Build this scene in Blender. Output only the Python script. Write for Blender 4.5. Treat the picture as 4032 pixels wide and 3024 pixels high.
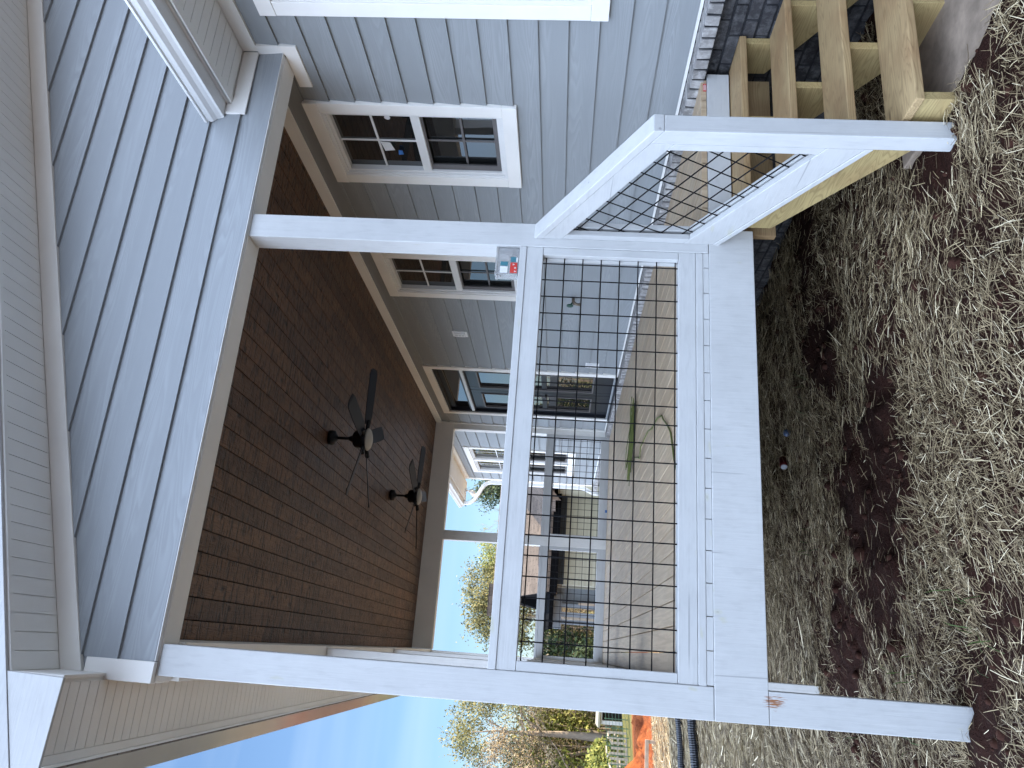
import bpy, math, random
import numpy as np
from mathutils import Vector, Matrix
S = bpy.context.scene
for o in list(bpy.data.objects): bpy.data.objects.remove(o)
R = math.radians
# ------------------------------------------------------------------ camera, sky, sun, exposure
cam_data = bpy.data.cameras.new('camera'); cam = bpy.data.objects.new('camera', cam_data); S.collection.objects.link(cam)
CAM = Vector((0.23219, -3.67597, 0.67701))
FW = Vector((0.32566, 0.94264, 0.07327)).normalized()
RT = Vector((0.94272, -0.32966, 0.05107)).normalized()
UP = Vector((-0.07229, -0.05244, 0.99600)).normalized()
# the phone was held so that the world's up points to the left of the picture
mw = Matrix(((-UP.x, RT.x, -FW.x, CAM.x), (-UP.y, RT.y, -FW.y, CAM.y), (-UP.z, RT.z, -FW.z, CAM.z), (0, 0, 0, 1)))
cam.matrix_world = mw
cam_data.sensor_width = 36.0; cam_data.lens = 36 * 3022.89 / 4032; cam_data.clip_start = 0.05; cam_data.clip_end = 3000
S.camera = cam
SUN_EL, SUN_PHI = 34.0, -4.0          # sun from the right (+X), a little ahead of the camera, so the house shades the porch
sd = Vector((math.cos(R(SUN_EL)) * math.cos(R(SUN_PHI)), -math.cos(R(SUN_EL)) * math.sin(R(SUN_PHI)), math.sin(R(SUN_EL))))
SKY_N = (.33, .415, .51); FILL_CLOUD = (4.45, 5.4, 7.2)
W = bpy.data.worlds.new('World'); S.world = W; W.use_nodes = True
wn = W.node_tree; wn.nodes.clear()
sky = wn.nodes.new('ShaderNodeTexSky'); sky.sky_type = 'NISHITA'; sky.sun_disc = False
sky.sun_elevation = R(SUN_EL); sky.sun_rotation = math.atan2(sd.x, sd.y)
sky.air_density = 1.0; sky.dust_density = 0.6; sky.ozone_density = 1.5; sky.altitude = 200
bg = wn.nodes.new('ShaderNodeBackground'); bg.inputs[1].default_value = 0.11
wo = wn.nodes.new('ShaderNodeOutputWorld')
# clear blue toward the north (+Y), bright cloud added out of view to fill the shade
def wnode(k, **kw):
    x = wn.nodes.new(k)
    for a, v in kw.items(): setattr(x, a, v)
    return x
tc = wnode('ShaderNodeTexCoord'); sp = wnode('ShaderNodeSeparateXYZ'); wn.links.new(tc.outputs['Generated'], sp.inputs[0])
mr = wnode('ShaderNodeMapRange', interpolation_type='SMOOTHSTEP'); wn.links.new(sp.outputs[1], mr.inputs[0])
mr.inputs[1].default_value = .45; mr.inputs[2].default_value = .93; mr.inputs[3].default_value = 1.0; mr.inputs[4].default_value = 0.0
mp = wnode('ShaderNodeMapping'); mp.inputs['Scale'].default_value = (1, 1, 2.5); wn.links.new(tc.outputs['Generated'], mp.inputs[0])
nz = wnode('ShaderNodeTexNoise'); nz.inputs['Scale'].default_value = 2.2; nz.inputs['Detail'].default_value = 5; wn.links.new(mp.outputs[0], nz.inputs['Vector'])
n2 = wnode('ShaderNodeMapRange'); wn.links.new(nz.outputs['Fac'], n2.inputs[0]); n2.inputs[1].default_value = .3; n2.inputs[2].default_value = .7; n2.inputs[3].default_value = .45; n2.inputs[4].default_value = .9
cm = wnode('ShaderNodeMath', operation='MULTIPLY'); wn.links.new(mr.outputs[0], cm.inputs[0]); wn.links.new(n2.outputs[0], cm.inputs[1])
gm = wnode('ShaderNodeGamma'); gm.inputs[1].default_value = .8; wn.links.new(sky.outputs[0], gm.inputs[0])
# long faint cirrus streaks low in the north
mp3 = wnode('ShaderNodeMapping'); mp3.inputs['Scale'].default_value = (1.0, 1.0, 12); wn.links.new(tc.outputs['Generated'], mp3.inputs[0])
nz3 = wnode('ShaderNodeTexNoise'); nz3.inputs['Scale'].default_value = 1.6; nz3.inputs['Detail'].default_value = 3; wn.links.new(mp3.outputs[0], nz3.inputs['Vector'])
n4 = wnode('ShaderNodeMapRange'); wn.links.new(nz3.outputs['Fac'], n4.inputs[0]); n4.inputs[1].default_value = .48; n4.inputs[2].default_value = .7; n4.inputs[3].default_value = 0; n4.inputs[4].default_value = .16
dim = wnode('ShaderNodeMix', data_type='RGBA', blend_type='MULTIPLY'); dim.inputs[0].default_value = 1; wn.links.new(gm.outputs[0], dim.inputs[6]); dim.inputs[7].default_value = (SKY_N[0], SKY_N[1], SKY_N[2], 1)
cir = wnode('ShaderNodeMix', data_type='RGBA'); wn.links.new(n4.outputs[0], cir.inputs[0]); wn.links.new(dim.outputs[2], cir.inputs[6]); cir.inputs[7].default_value = (1.6, 1.95, 2.2, 1)
cl = wnode('ShaderNodeMix', data_type='RGBA'); wn.links.new(cm.outputs[0], cl.inputs[0]); wn.links.new(cir.outputs[2], cl.inputs[6]); 
wx = wnode('ShaderNodeMapRange', interpolation_type='SMOOTHSTEP'); wn.links.new(sp.outputs[0], wx.inputs[0])   # added cloud made brighter toward -X to light the porch inside
wx.inputs[1].default_value = .1; wx.inputs[2].default_value = -.85; wx.inputs[3].default_value = .92; wx.inputs[4].default_value = 2.1
cb = wnode('ShaderNodeVectorMath', operation='SCALE'); cb.inputs[0].default_value = FILL_CLOUD; wn.links.new(wx.outputs[0], cb.inputs['Scale']); wn.links.new(cb.outputs[0], cl.inputs[7])
wn.links.new(cl.outputs[2], bg.inputs[0]); wn.links.new(bg.outputs[0], wo.inputs[0])
sl = bpy.data.lights.new('sun', 'SUN'); sl.energy = 2.6; sl.angle = R(0.53); sl.color = (1.0, 0.87, 0.68)
so = bpy.data.objects.new('sun', sl); S.collection.objects.link(so); so.rotation_euler = (-sd).to_track_quat('-Z', 'Y').to_euler()
S.view_settings.view_transform = 'Standard'; S.view_settings.look = 'None'; S.view_settings.exposure = 2.45; S.view_settings.gamma = 1.0
S.view_settings.use_curve_mapping = False
S.cycles.max_bounces = 8; S.cycles.diffuse_bounces = 5

# ------------------------------------------------------------------ node helpers
class NT:
    def __init__(s, name):
        s.m = bpy.data.materials.new(name); s.m.use_nodes = True; s.t = s.m.node_tree; s.t.nodes.clear()
        s.out = s.n('ShaderNodeOutputMaterial'); s.b = s.n('ShaderNodeBsdfPrincipled'); s.l(s.b.outputs[0], s.out.inputs[0])
        s._oc = None
    def n(s, k, **kw):
        x = s.t.nodes.new(k)
        for a, v in kw.items(): setattr(x, a, v)
        return x
    def l(s, a, b): s.t.links.new(a, b)
    def oc(s):
        if s._oc is None: s._oc = s.n('ShaderNodeTexCoord').outputs['Object']
        return s._oc
    def geo(s): return s.n('ShaderNodeNewGeometry')
    def mapping(s, scale=(1, 1, 1), loc=(0, 0, 0), src=None, rot=(0, 0, 0)):
        m = s.n('ShaderNodeMapping'); m.inputs['Scale'].default_value = scale; m.inputs['Location'].default_value = loc; m.inputs['Rotation'].default_value = rot
        s.l(src or s.oc(), m.inputs[0]); return m.outputs[0]
    def noise(s, scale=5, detail=4, rough=.55, vec=None, dist=0, w=None):
        x = s.n('ShaderNodeTexNoise'); x.inputs['Scale'].default_value = scale; x.inputs['Detail'].default_value = detail
        x.inputs['Roughness'].default_value = rough; x.inputs['Distortion'].default_value = dist
        s.l(vec or s.oc(), x.inputs['Vector']); return x.outputs['Fac']
    def wave(s, scale, vec, dist=4, detail=2, dscale=1.0, dirn='X'):
        x = s.n('ShaderNodeTexWave', bands_direction=dirn); x.inputs['Scale'].default_value = scale; x.inputs['Distortion'].default_value = dist
        x.inputs['Detail'].default_value = detail; x.inputs['Detail Scale'].default_value = dscale; s.l(vec, x.inputs['Vector']); return x.outputs['Fac']
    def ramp(s, fac, stops, interp='LINEAR'):
        r = s.n('ShaderNodeValToRGB'); r.color_ramp.interpolation = interp; e = r.color_ramp.elements
        while len(e) < len(stops): e.new(.5)
        for q, (p, c) in zip(e, stops): q.position = p; q.color = (c if len(c) == 4 else (*c, 1)) if not isinstance(c, (int, float)) else (c, c, c, 1)
        s.l(fac, r.inputs[0]); return r.outputs[0]
    def mix(s, fac, a, b, blend='MIX'):
        m = s.n('ShaderNodeMix', data_type='RGBA', blend_type=blend)
        for v, i in ((fac, 0), (a, 6), (b, 7)):
            if hasattr(v, 'default_value') or hasattr(v, 'is_linked'): s.l(v, m.inputs[i])
            elif i == 0: m.inputs[0].default_value = v
            else: m.inputs[i].default_value = (*v, 1) if not isinstance(v, (int, float)) else (v, v, v, 1)
        return m.outputs[2]
    def math(s, op, a, b=0.0, c=None):
        m = s.n('ShaderNodeMath', operation=op)
        for i, v in enumerate((a, b) if c is None else (a, b, c)):
            if isinstance(v, (int, float)): m.inputs[i].default_value = v
            else: s.l(v, m.inputs[i])
        return m.outputs[0]
    def sep(s, v=None):
        x = s.n('ShaderNodeSeparateXYZ'); s.l(v or s.oc(), x.inputs[0]); return x.outputs
    def island(s): return s.geo().outputs['Random Per Island']
    def wnoise(s, v):
        x = s.n('ShaderNodeTexWhiteNoise', noise_dimensions='1D'); s.l(v, x.inputs['W']); return x.outputs['Value']
    def bump(s, h, strength=.3, dist=.003):
        b = s.n('ShaderNodeBump'); b.inputs['Strength'].default_value = strength; b.inputs['Distance'].default_value = dist
        s.l(h, b.inputs['Height']); s.l(b.outputs[0], s.b.inputs['Normal'])
    def color(s, c):
        if hasattr(c, 'is_linked'): s.l(c, s.b.inputs['Base Color'])
        else: s.b.inputs['Base Color'].default_value = (*c, 1)
        return s
    def set(s, rough=.6, spec=.4, metal=0, **kw):
        for k, v in (('Roughness', rough), ('Specular IOR Level', spec), ('Metallic', metal), *kw.items()):
            if isinstance(v, (int, float)): s.b.inputs[k].default_value = v
            else: s.l(v, s.b.inputs[k])
        return s.m
AX = {'x': 0, 'y': 1, 'z': 2}
def gscale(ax, along, across):
    v = [across] * 3; v[AX[ax]] = along; return tuple(v)
def m_paint(name, ax, base=(.545, .548, .535), stain=.8):
    t = NT(name)
    g = t.noise(1, 5, .6, t.mapping(gscale(ax, 1.6, 70)), .4)
    big = t.noise(3.2, 5, .65)
    fine = t.noise(1, 3, .5, t.mapping(gscale(ax, 9, 45)))
    spots = t.ramp(t.noise(1, 3, .5, t.mapping(gscale(ax, 4.5, 13))), [(.70, 0), (.76, 1)])
    crack = t.ramp(t.noise(1, 1, .4, t.mapping(gscale(ax, .9, 38), (3.1, 1.7, .4))), [(.755, 0), (.775, 1)])
    c = t.mix(t.ramp(big, [(.36, 0), (.7, 1)]), base, tuple(v * .90 for v in base))
    c = t.mix(t.ramp(fine, [(.52, 0), (.75, .55)]), c, tuple(v * k * .80 for v, k in zip(base, (1, 1, 1.0))))
    c = t.mix(t.math('MULTIPLY', spots, stain * .65), c, (.48, .47, .34))
    vo = t.n('ShaderNodeTexVoronoi', feature='F1'); vo.inputs['Scale'].default_value = 1; t.l(t.mapping(gscale(ax, 3.1, 5.5), (.37, .81, .13)), vo.inputs['Vector'])
    ring = t.math('ADD', vo.outputs['Distance'], t.math('MULTIPLY', t.noise(55, 3, .6), .05)); gate = t.math('GREATER_THAN', t.wnoise(t.sep(vo.outputs['Color'])[0]), .5)
    kn = t.math('MULTIPLY', t.ramp(ring, [(.075, 1), (.105, 0)]), gate); kd = t.math('MULTIPLY', t.ramp(ring, [(.045, 1), (.055, 0)]), gate)
    c = t.mix(t.math('MULTIPLY', kn, stain * .45), c, (.50, .50, .38)); c = t.mix(t.math('MULTIPLY', kd, stain * .5), c, (.34, .32, .24))
    c = t.mix(t.math('MULTIPLY', crack, stain * .75), c, (.26, .26, .26))
    t.color(c); t.bump(t.math('ADD', t.math('MULTIPLY', g, .8), t.math('MULTIPLY', fine, .5)), .5, .003); return t.set(.48, .3)
def m_trim(name, base=(.84, .815, .76), ax='y'):
    t = NT(name)
    n = t.noise(2.5, 4, .6); f = t.noise(1, 3, .6, t.mapping(gscale(ax, 6, 130)))
    t.color(t.mix(t.ramp(n, [(.35, 0), (.7, 1)]), base, tuple(v * .93 for v in base))); t.bump(f, .22, .0012); return t.set(.5, .35)
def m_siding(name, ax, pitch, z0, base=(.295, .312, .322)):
    t = NT(name); z = t.sep()[2]
    row = t.math('FLOOR', t.math('DIVIDE', t.math('SUBTRACT', z, z0), pitch)); rn = t.wnoise(row)
    comb = t.n('ShaderNodeCombineXYZ'); off = t.math('MULTIPLY', rn, 37.0)
    for i in range(3): t.l(off, comb.inputs[i])
    va = t.n('ShaderNodeVectorMath', operation='ADD'); t.l(t.oc(), va.inputs[0]); t.l(comb.outputs[0], va.inputs[1])
    g = t.noise(1, 2, .5, t.mapping(gscale(ax, .5, 6.5), src=va.outputs[0]), .15)
    rings = t.math('FRACT', t.math('MULTIPLY', g, 24.0)); rr = t.ramp(rings, [(0, 0), (.25, 1), (.7, .35), (1, 0)])
    zone = t.ramp(t.noise(1, 2, .5, t.mapping(gscale(ax, .45, 9), (9, 2, 5), src=va.outputs[0])), [(.40, 0), (.62, 1)])
    fib = t.noise(1, 3, .6, t.mapping(gscale(ax, 8, 220), src=va.outputs[0]))
    c = t.mix(t.math('MULTIPLY', t.math('MULTIPLY', rr, zone), .55), base, tuple(v * 1.38 for v in base))
    c = t.mix(t.ramp(fib, [(.35, .10), (.65, 0)]), c, tuple(v * .78 for v in base))
    c = t.mix(t.math('MULTIPLY', rn, .16), c, tuple(v * .78 for v in base))
    t.color(c); t.bump(t.math('ADD', t.math('MULTIPLY', t.math('MULTIPLY', rr, zone), .9), t.math('MULTIPLY', fib, .5)), .3, .002); return t.set(.5, .4)
def m_pine(name, ax, base=(.48, .37, .17), alt=(.38, .265, .12)):
    t = NT(name); isl = t.island()
    comb = t.n('ShaderNodeCombineXYZ'); off = t.math('MULTIPLY', isl, 23.0)
    for i in range(3): t.l(off, comb.inputs[i])
    va = t.n('ShaderNodeVectorMath', operation='ADD'); t.l(t.oc(), va.inputs[0]); t.l(comb.outputs[0], va.inputs[1]); v = va.outputs[0]
    g = t.noise(1, 2, .5, t.mapping(gscale(ax, .9, 9), src=v), .3)
    rings = t.math('FRACT', t.math('MULTIPLY', g, 26.0)); rr = t.ramp(rings, [(0, .1), (.5, .0), (.85, 1), (1, .1)])
    blot = t.noise(3.5, 4, .6, v); fib = t.noise(1, 4, .6, t.mapping(gscale(ax, 4, 160), src=v))
    c = t.mix(t.ramp(blot, [(.4, 0), (.66, 1)]), base, alt)
    c = t.mix(t.math('MULTIPLY', rr, .55), c, tuple(x * .55 for x in alt))
    c = t.mix(t.ramp(fib, [(.4, .35), (.62, 0)]), c, tuple(x * .6 for x in base))
    kn = t.ramp(t.noise(1, 2, .5, t.mapping(gscale(ax, 2.6, 8), (4, 7, 1), src=v)), [(.74, 0), (.78, 1)])
    c = t.mix(t.math('MULTIPLY', kn, .7), c, (.10, .06, .03))
    t.color(c); t.bump(t.math('ADD', rr, fib), .25, .0015); return t.set(.6, .3)
def m_plain(name, c, rough=.6, spec=.4, metal=0, var=.12, nscale=6, bump=0, **kw):
    t = NT(name)
    n = t.noise(nscale, 5, .6)
    t.color(t.mix(t.ramp(n, [(.3, 0), (.7, 1)]), tuple(v * (1 + var) for v in c), tuple(v * (1 - var) for v in c)))
    if bump: t.bump(n, bump, .003)
    return t.set(rough, spec, metal, **kw)

# ------------------------------------------------------------------ mesh helpers
class MB:
    def __init__(s): s.v = []; s.f = []; s.mi = []; s.cur = 0
    def add(s, vs, fs):
        o = len(s.v); s.v += [tuple(p) for p in vs]; s.f += [tuple(i + o for i in f) for f in fs]; s.mi += [s.cur] * len(fs); return s
    def box(s, x0, x1, y0, y1, z0, z1):
        x0, x1 = sorted((x0, x1)); y0, y1 = sorted((y0, y1)); z0, z1 = sorted((z0, z1))
        return s.add([(x0, y0, z0), (x1, y0, z0), (x1, y1, z0), (x0, y1, z0), (x0, y0, z1), (x1, y0, z1), (x1, y1, z1), (x0, y1, z1)],
                     [(0, 3, 2, 1), (4, 5, 6, 7), (0, 1, 5, 4), (1, 2, 6, 5), (2, 3, 7, 6), (3, 0, 4, 7)])
    def prism(s, poly, axis, a, b):     # poly: 2-D points in the other two axes (order x,y,z without axis)
        n = len(poly); k = AX[axis]
        def P(p, t):
            q = list(p); q.insert(k, t); return q
        vs = [P(p, a) for p in poly] + [P(p, b) for p in poly]
        fs = [tuple(range(n))[::-1], tuple(range(n, 2 * n))] + [(i, (i + 1) % n, n + (i + 1) % n, n + i) for i in range(n)]
        return s.add(vs, fs)
    def bar(s, p0, p1, r, n=6, r1=None):
        p0, p1 = Vector(p0), Vector(p1); d = (p1 - p0).normalized(); a = d.orthogonal().normalized(); b = d.cross(a); r1 = r if r1 is None else r1
        vs = []
        for p, q in ((p0, r), (p1, r1)):
            for i in range(n):
                t = 2 * math.pi * i / n; vs.append(p + a * math.cos(t) * q + b * math.sin(t) * q)
        return s.add(vs, [tuple(range(n))[::-1], tuple(range(n, 2 * n))] + [(i, (i + 1) % n, n + (i + 1) % n, n + i) for i in range(n)])
    def tube(s, pts, r, n=8, cap=True):
        pts = [Vector(p) for p in pts]; rs = r if isinstance(r, (list, tuple)) else [r] * len(pts); vs = []; prev = None
        for i, p in enumerate(pts):
            d = (pts[min(i + 1, len(pts) - 1)] - pts[max(i - 1, 0)]).normalized()
            a = d.orthogonal().normalized() if prev is None else (prev - d * prev.dot(d)).normalized(); prev = a; b = d.cross(a)
            for k in range(n):
                t = 2 * math.pi * k / n; vs.append(p + a * math.cos(t) * rs[i] + b * math.sin(t) * rs[i])
        fs = [(i * n + k, i * n + (k + 1) % n, (i + 1) * n + (k + 1) % n, (i + 1) * n + k) for i in range(len(pts) - 1) for k in range(n)]
        if cap: fs += [tuple(range(n))[::-1], tuple(range((len(pts) - 1) * n, len(pts) * n))]
        return s.add(vs, fs)
    def lathe(s, c, prof, n=24, axis='z'):  # prof [(r, h)]
        vs = []
        for r, h in prof:
            for k in range(n):
                t = 2 * math.pi * k / n; p = [r * math.cos(t), r * math.sin(t)]; p.insert(AX[axis], h); vs.append((c[0] + p[0], c[1] + p[1], c[2] + p[2]))
        m = len(prof)
        return s.add(vs, [(i * n + k, i * n + (k + 1) % n, (i + 1) * n + (k + 1) % n, (i + 1) * n + k) for i in range(m - 1) for k in range(n)] + [tuple(range(n))[::-1], tuple(range((m - 1) * n, m * n))])
    def quad(s, a, b, c, d): return s.add([a, b, c, d], [(0, 1, 2, 3)])
    def build(s, name, mat, parent=None, bevel=0, smooth=False, loc=None, **props):
        L = Vector(loc) if loc is not None else (wloc(parent) if parent else Vector())
        me = bpy.data.meshes.new(name)
        me.from_pydata([(p[0] - L.x, p[1] - L.y, p[2] - L.z) for p in s.v], [], s.f)
        for mm in (mat if isinstance(mat, list) else [mat]): me.materials.append(mm)
        if any(s.mi): me.polygons.foreach_set('material_index', s.mi)
        if smooth: me.polygons.foreach_set('use_smooth', [True] * len(me.polygons))
        o = bpy.data.objects.new(name, me); S.collection.objects.link(o)
        if parent: o.parent = parent
        else: o.location = L
        if bevel:
            b = o.modifiers.new('bevel', 'BEVEL'); b.width = bevel; b.segments = 2; b.limit_method = 'ANGLE'; b.angle_limit = R(35)
        for k, v in props.items(): o[k] = v
        return o
def wloc(o):
    L = Vector(o.location)
    while o.parent: o = o.parent; L = L + Vector(o.location)
    return L
def thing(name, label, cat, loc=(0, 0, 0), group=None):
    o = bpy.data.objects.new(name, None); S.collection.objects.link(o); o.location = loc; o['label'] = label; o['category'] = cat
    if group: o['group'] = group
    o.empty_display_size = .1
    return o

# ------------------------------------------------------------------ materials
PX, PY, PZ = (m_paint('white_paint_' + a, a) for a in 'xyz')
TRX, TRY, TRZ = (m_trim('cream_trim_' + a, ax=a) for a in 'xyz')
SOFF = m_trim('soffit_paint', (.88, .865, .82))
GUT = m_plain('gutter_enamel', (.72, .72, .70), .28, .5, var=.04)
GUTG = m_plain('gutter_gloss', (.50, .49, .46), .10, .9, var=.05, nscale=3)
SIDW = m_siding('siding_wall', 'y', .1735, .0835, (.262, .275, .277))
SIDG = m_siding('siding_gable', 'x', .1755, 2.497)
SIDE = m_siding('siding_end', 'x', .1735, .0835)
PINEX, PINEY, PINEZ = m_pine('pine_x', 'x', (.46, .33, .17), (.35, .22, .11)), m_pine('pine_y', 'y'), m_pine('pine_z', 'z')
BLACKM = m_plain('black_wire', (.004, .004, .005), .6, .15)
FANB = m_plain('fan_black', (.004, .005, .007), .5, .3)
FANBL = m_plain('fan_blade', (.006, .009, .016), .5, .25)
DISC = m_plain('fan_glass', (.34, .31, .26), .4, .5, var=.03)
PLAST = m_plain('white_plastic', (.7, .7, .69), .35, .5, var=.03)
BRONZE = m_plain('dark_door_paint', (.012, .014, .019), .38, .25, var=.1)
SASH = m_plain('window_vinyl', (.72, .71, .68), .35, .5, var=.03)
SASHD = m_plain('screen_frame', (.12, .11, .105), .45, .4)
DARK = m_plain('dark_interior', (.02, .018, .015), .9, .1)
def m_glass(name, tint=(.012, .013, .013), ior=1.9):
    t = NT(name); t.color(tint); n = t.noise(1.6, 2, .5); t.bump(n, .05, .02)
    return t.set(.012, .5, 0, IOR=ior)
GLASS = m_glass('pane_glass'); GLASSD = m_glass('pane_glass_door', (.01, .01, .01), 2.6)
def m_ceiling():
    t = NT('stained_ceiling'); x, y, z = t.sep()
    row = t.math('FLOOR', t.math('DIVIDE', t.math('SUBTRACT', x, .008), .125)); rn = t.wnoise(row)
    seg = t.wnoise(t.math('ADD', t.math('MULTIPLY', row, 17.3), t.math('FLOOR', t.math('ADD', t.math('DIVIDE', y, 2.9), t.math('MULTIPLY', rn, 9)))))
    comb = t.n('ShaderNodeCombineXYZ'); off = t.math('MULTIPLY', seg, 41.0)
    for i in range(3): t.l(off, comb.inputs[i])
    va = t.n('ShaderNodeVectorMath', operation='ADD'); t.l(t.oc(), va.inputs[0]); t.l(comb.outputs[0], va.inputs[1]); v = va.outputs[0]
    g = t.noise(1, 3, .6, t.mapping((16, 1.3, 1), src=v), .8)
    rings = t.math('FRACT', t.math('MULTIPLY', g, 13)); rr = t.ramp(rings, [(0, 0), (.6, .3), (.9, 1), (1, 0)])
    blot = t.noise(4.5, 5, .65, v)
    chat = t.ramp(t.noise(1, 2, .6, t.mapping((7, 42, 1), src=v), .6), [(.50, 0), (.60, 1)])
    vor = t.n('ShaderNodeTexVoronoi', feature='F1'); vor.inputs['Scale'].default_value = 1; t.l(t.mapping((8, 4.2, 1), src=v), vor.inputs['Vector'])
    kn = t.ramp(vor.outputs['Distance'], [(.06, 1), (.2, 0)])
    c = t.mix(t.ramp(blot, [(.35, 0), (.68, 1)]), (.125, .060, .032), (.044, .020, .011))
    c = t.mix(t.math('MULTIPLY', seg, .5), c, (.25, .125, .06))
    c = t.mix(t.math('MULTIPLY', rr, .5), c, (.018, .010, .006))
    c = t.mix(t.math('MULTIPLY', chat, .8), c, (.011, .007, .005))
    c = t.mix(t.math('MULTIPLY', kn, .9), c, (.007, .004, .003))
    t.color(c); t.bump(t.math('SUBTRACT', t.math('MULTIPLY', rr, .35), t.math('ADD', t.math('MULTIPLY', chat, .8), kn)), .9, .005)
    return t.set(.42, .28)
CEIL = m_ceiling()
def m_deck():
    t = NT('deck_boards'); isl = t.island(); v = t.oc()
    g = t.noise(1, 4, .6, t.mapping((45, 2.2, 1)), .5); big = t.noise(2.2, 4, .6); dirt = t.ramp(t.noise(9, 5, .7), [(.60, 0), (.74, 1)])
    c = t.mix(isl, (.60, .45, .29), (.44, .32, .20)); c = t.mix(t.ramp(big, [(.35, 0), (.68, .9)]), c, (.52, .42, .29))
    c = t.mix(t.ramp(g, [(.42, .5), (.6, 0)]), c, (.32, .23, .145)); c = t.mix(t.math('MULTIPLY', dirt, .35), c, (.2, .155, .11))
    t.color(c); t.bump(g, .25, .0015); return t.set(.48, .45)
DECK = m_deck()
def m_brick(name, a, b, wash):
    t = NT(name); isl = t.island(); n = t.noise(16, 6, .7); n2 = t.noise(45, 4, .6)
    c = t.mix(isl, a, b); c = t.mix(t.math('MULTIPLY', t.ramp(n, [(.46, 0), (.68, 1)]), .75), c, wash)
    t.color(c); t.bump(t.math('ADD', n, n2), .6, .006); return t.set(.85, .2)
BRICK = m_brick('dark_brick', (.030, .030, .033), (.058, .056, .058), (.15, .15, .15))
LEDGE = m_brick('ledge_brick', (.20, .19, .18), (.34, .325, .31), (.58, .56, .53))
MORT = m_plain('mortar', (.034, .035, .038), .95, .1, var=.3, nscale=30, bump=.3)
CONC = m_plain('concrete', (.26, .205, .155), .9, .2, var=.30, nscale=9, bump=.25)
SHING = None

# ------------------------------------------------------------------ ground
def gy(y): return np.interp(y, [-12, -6, 0, 3, 8, 12, 16, 20, 26, 36, 60, 500], [.7, .46, 0, -.28, -.33, -.36, -.48, -.66, -.98, -1.5, -1.9, -2.6])
def vnoise(x, y, seed=0):
    x = np.asarray(x, float); y = np.asarray(y, float); xi = np.floor(x).astype(np.int64); yi = np.floor(y).astype(np.int64); fx = x - xi; fy = y - yi
    fx = fx * fx * (3 - 2 * fx); fy = fy * fy * (3 - 2 * fy)
    def h(a, b):
        n = (a * 374761393 + b * 668265263 + seed * 1442695041) & 0x7fffffff; n = ((n ^ (n >> 13)) * 1274126177) & 0x7fffffff
        return ((n ^ (n >> 16)) & 0xffff) / 65535.0
    return (h(xi, yi) * (1 - fx) + h(xi + 1, yi) * fx) * (1 - fy) + (h(xi, yi + 1) * (1 - fx) + h(xi + 1, yi + 1) * fx) * fy
def fbm(x, y, o=4, seed=0): return sum(vnoise(x * 2 ** i, y * 2 ** i, seed + i) * .5 ** i for i in range(o)) / (2 - .5 ** (o - 1))
def hbase(x, y): return -1.095 + .075 * np.clip(x, -6, 4.5) + gy(y)
def bare(x, y):    # 0 straw .. 1 bare clay
    p = np.maximum.reduce([np.exp(-(((x - cx) / rx) ** 2 + ((y - cy) / ry) ** 2)) for cx, cy, rx, ry in
        ((1.35, .45, .62, .42), (1.05, .95, .75, .45), (2.25, 1.15, .45, .55), (3.1, 1.25, .5, .35), (2.30, -.85, .16, .16), (.35, 1.7, .5, .3), (.05, -.25, .25, .25), (2.6, -1.35, .25, .12))])
    return np.clip(p * 1.5 + (fbm(x * 2.1 + 7, y * 2.1, 3, 5) - .5) * 1.5 + (fbm(x * 7 + 3, y * 7, 2, 15) - .5) * 1.5 + .07, 0, 1)
def height(x, y):
    near = np.exp(-(np.maximum(0, np.hypot(x - 1, y - .5) - 5) / 4) ** 2)
    clod = (fbm(x * 9, y * 9, 3, 11) - .5) * .055 + np.clip(fbm(x * 5, y * 5, 2, 21) - .62, 0, 1) * .16
    padm = np.clip((x - 2.50) / .06, 0, 1) * np.clip((-.45 - y) / .15, 0, 1) * (x < 4.6) * (y > -3.3)
    return (hbase(x, y) * (1 - padm) + padm * -1.0) + near * (1 - padm * .9) * (clod + (fbm(x * 1.3, y * 1.3, 2, 3) - .5) * .10) + (fbm(x * .25, y * .25, 2, 8) - .5) * .12 * np.clip((np.hypot(x, y) - 5) / 10, 0, 1)
def axis_pts(d0, d1, step, far, g=1.09):
    a = list(np.arange(d0, d1, step)); s = step; p = a[-1]
    while p < far: s = min(s * g, 25); p += s; a.append(p)
    s = step; p = a[0]; pre = []
    while p > -far: s = min(s * g, 25); p -= s; pre.append(p)
    return np.array(pre[::-1] + a)
def grid_mesh(name, xs, ys, hf, mat, **props):
    X, Y = np.meshgrid(xs, ys); Z = hf(X, Y); v = np.stack([X, Y, Z], -1).reshape(-1, 3); nx, ny = len(xs), len(ys)
    i = np.arange((nx - 1) * (ny - 1)); r = i // (nx - 1); c = i % (nx - 1); a = r * nx + c
    f = np.stack([a, a + 1, a + nx + 1, a + nx], -1)
    return np_mesh(name, v, f, mat, **props)
def np_mesh(name, v, f, mat, smooth=True, parent=None, mats=None, **props):
    me = bpy.data.meshes.new(name); k = f.shape[1]
    me.vertices.add(len(v)); me.vertices.foreach_set('co', v.astype(np.float32).ravel())
    me.loops.add(f.size); me.loops.foreach_set('vertex_index', f.astype(np.int32).ravel())
    me.polygons.add(len(f)); me.polygons.foreach_set('loop_start', np.arange(0, f.size, k, dtype=np.int32))
    me.polygons.foreach_set('use_smooth', np.full(len(f), smooth))
    for m in (mats or [mat]): me.materials.append(m)
    me.update(calc_edges=True); me.validate()
    o = bpy.data.objects.new(name, me); S.collection.objects.link(o)
    if parent: o.parent = parent
    for q, w in props.items(): o[q] = w
    return o
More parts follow.
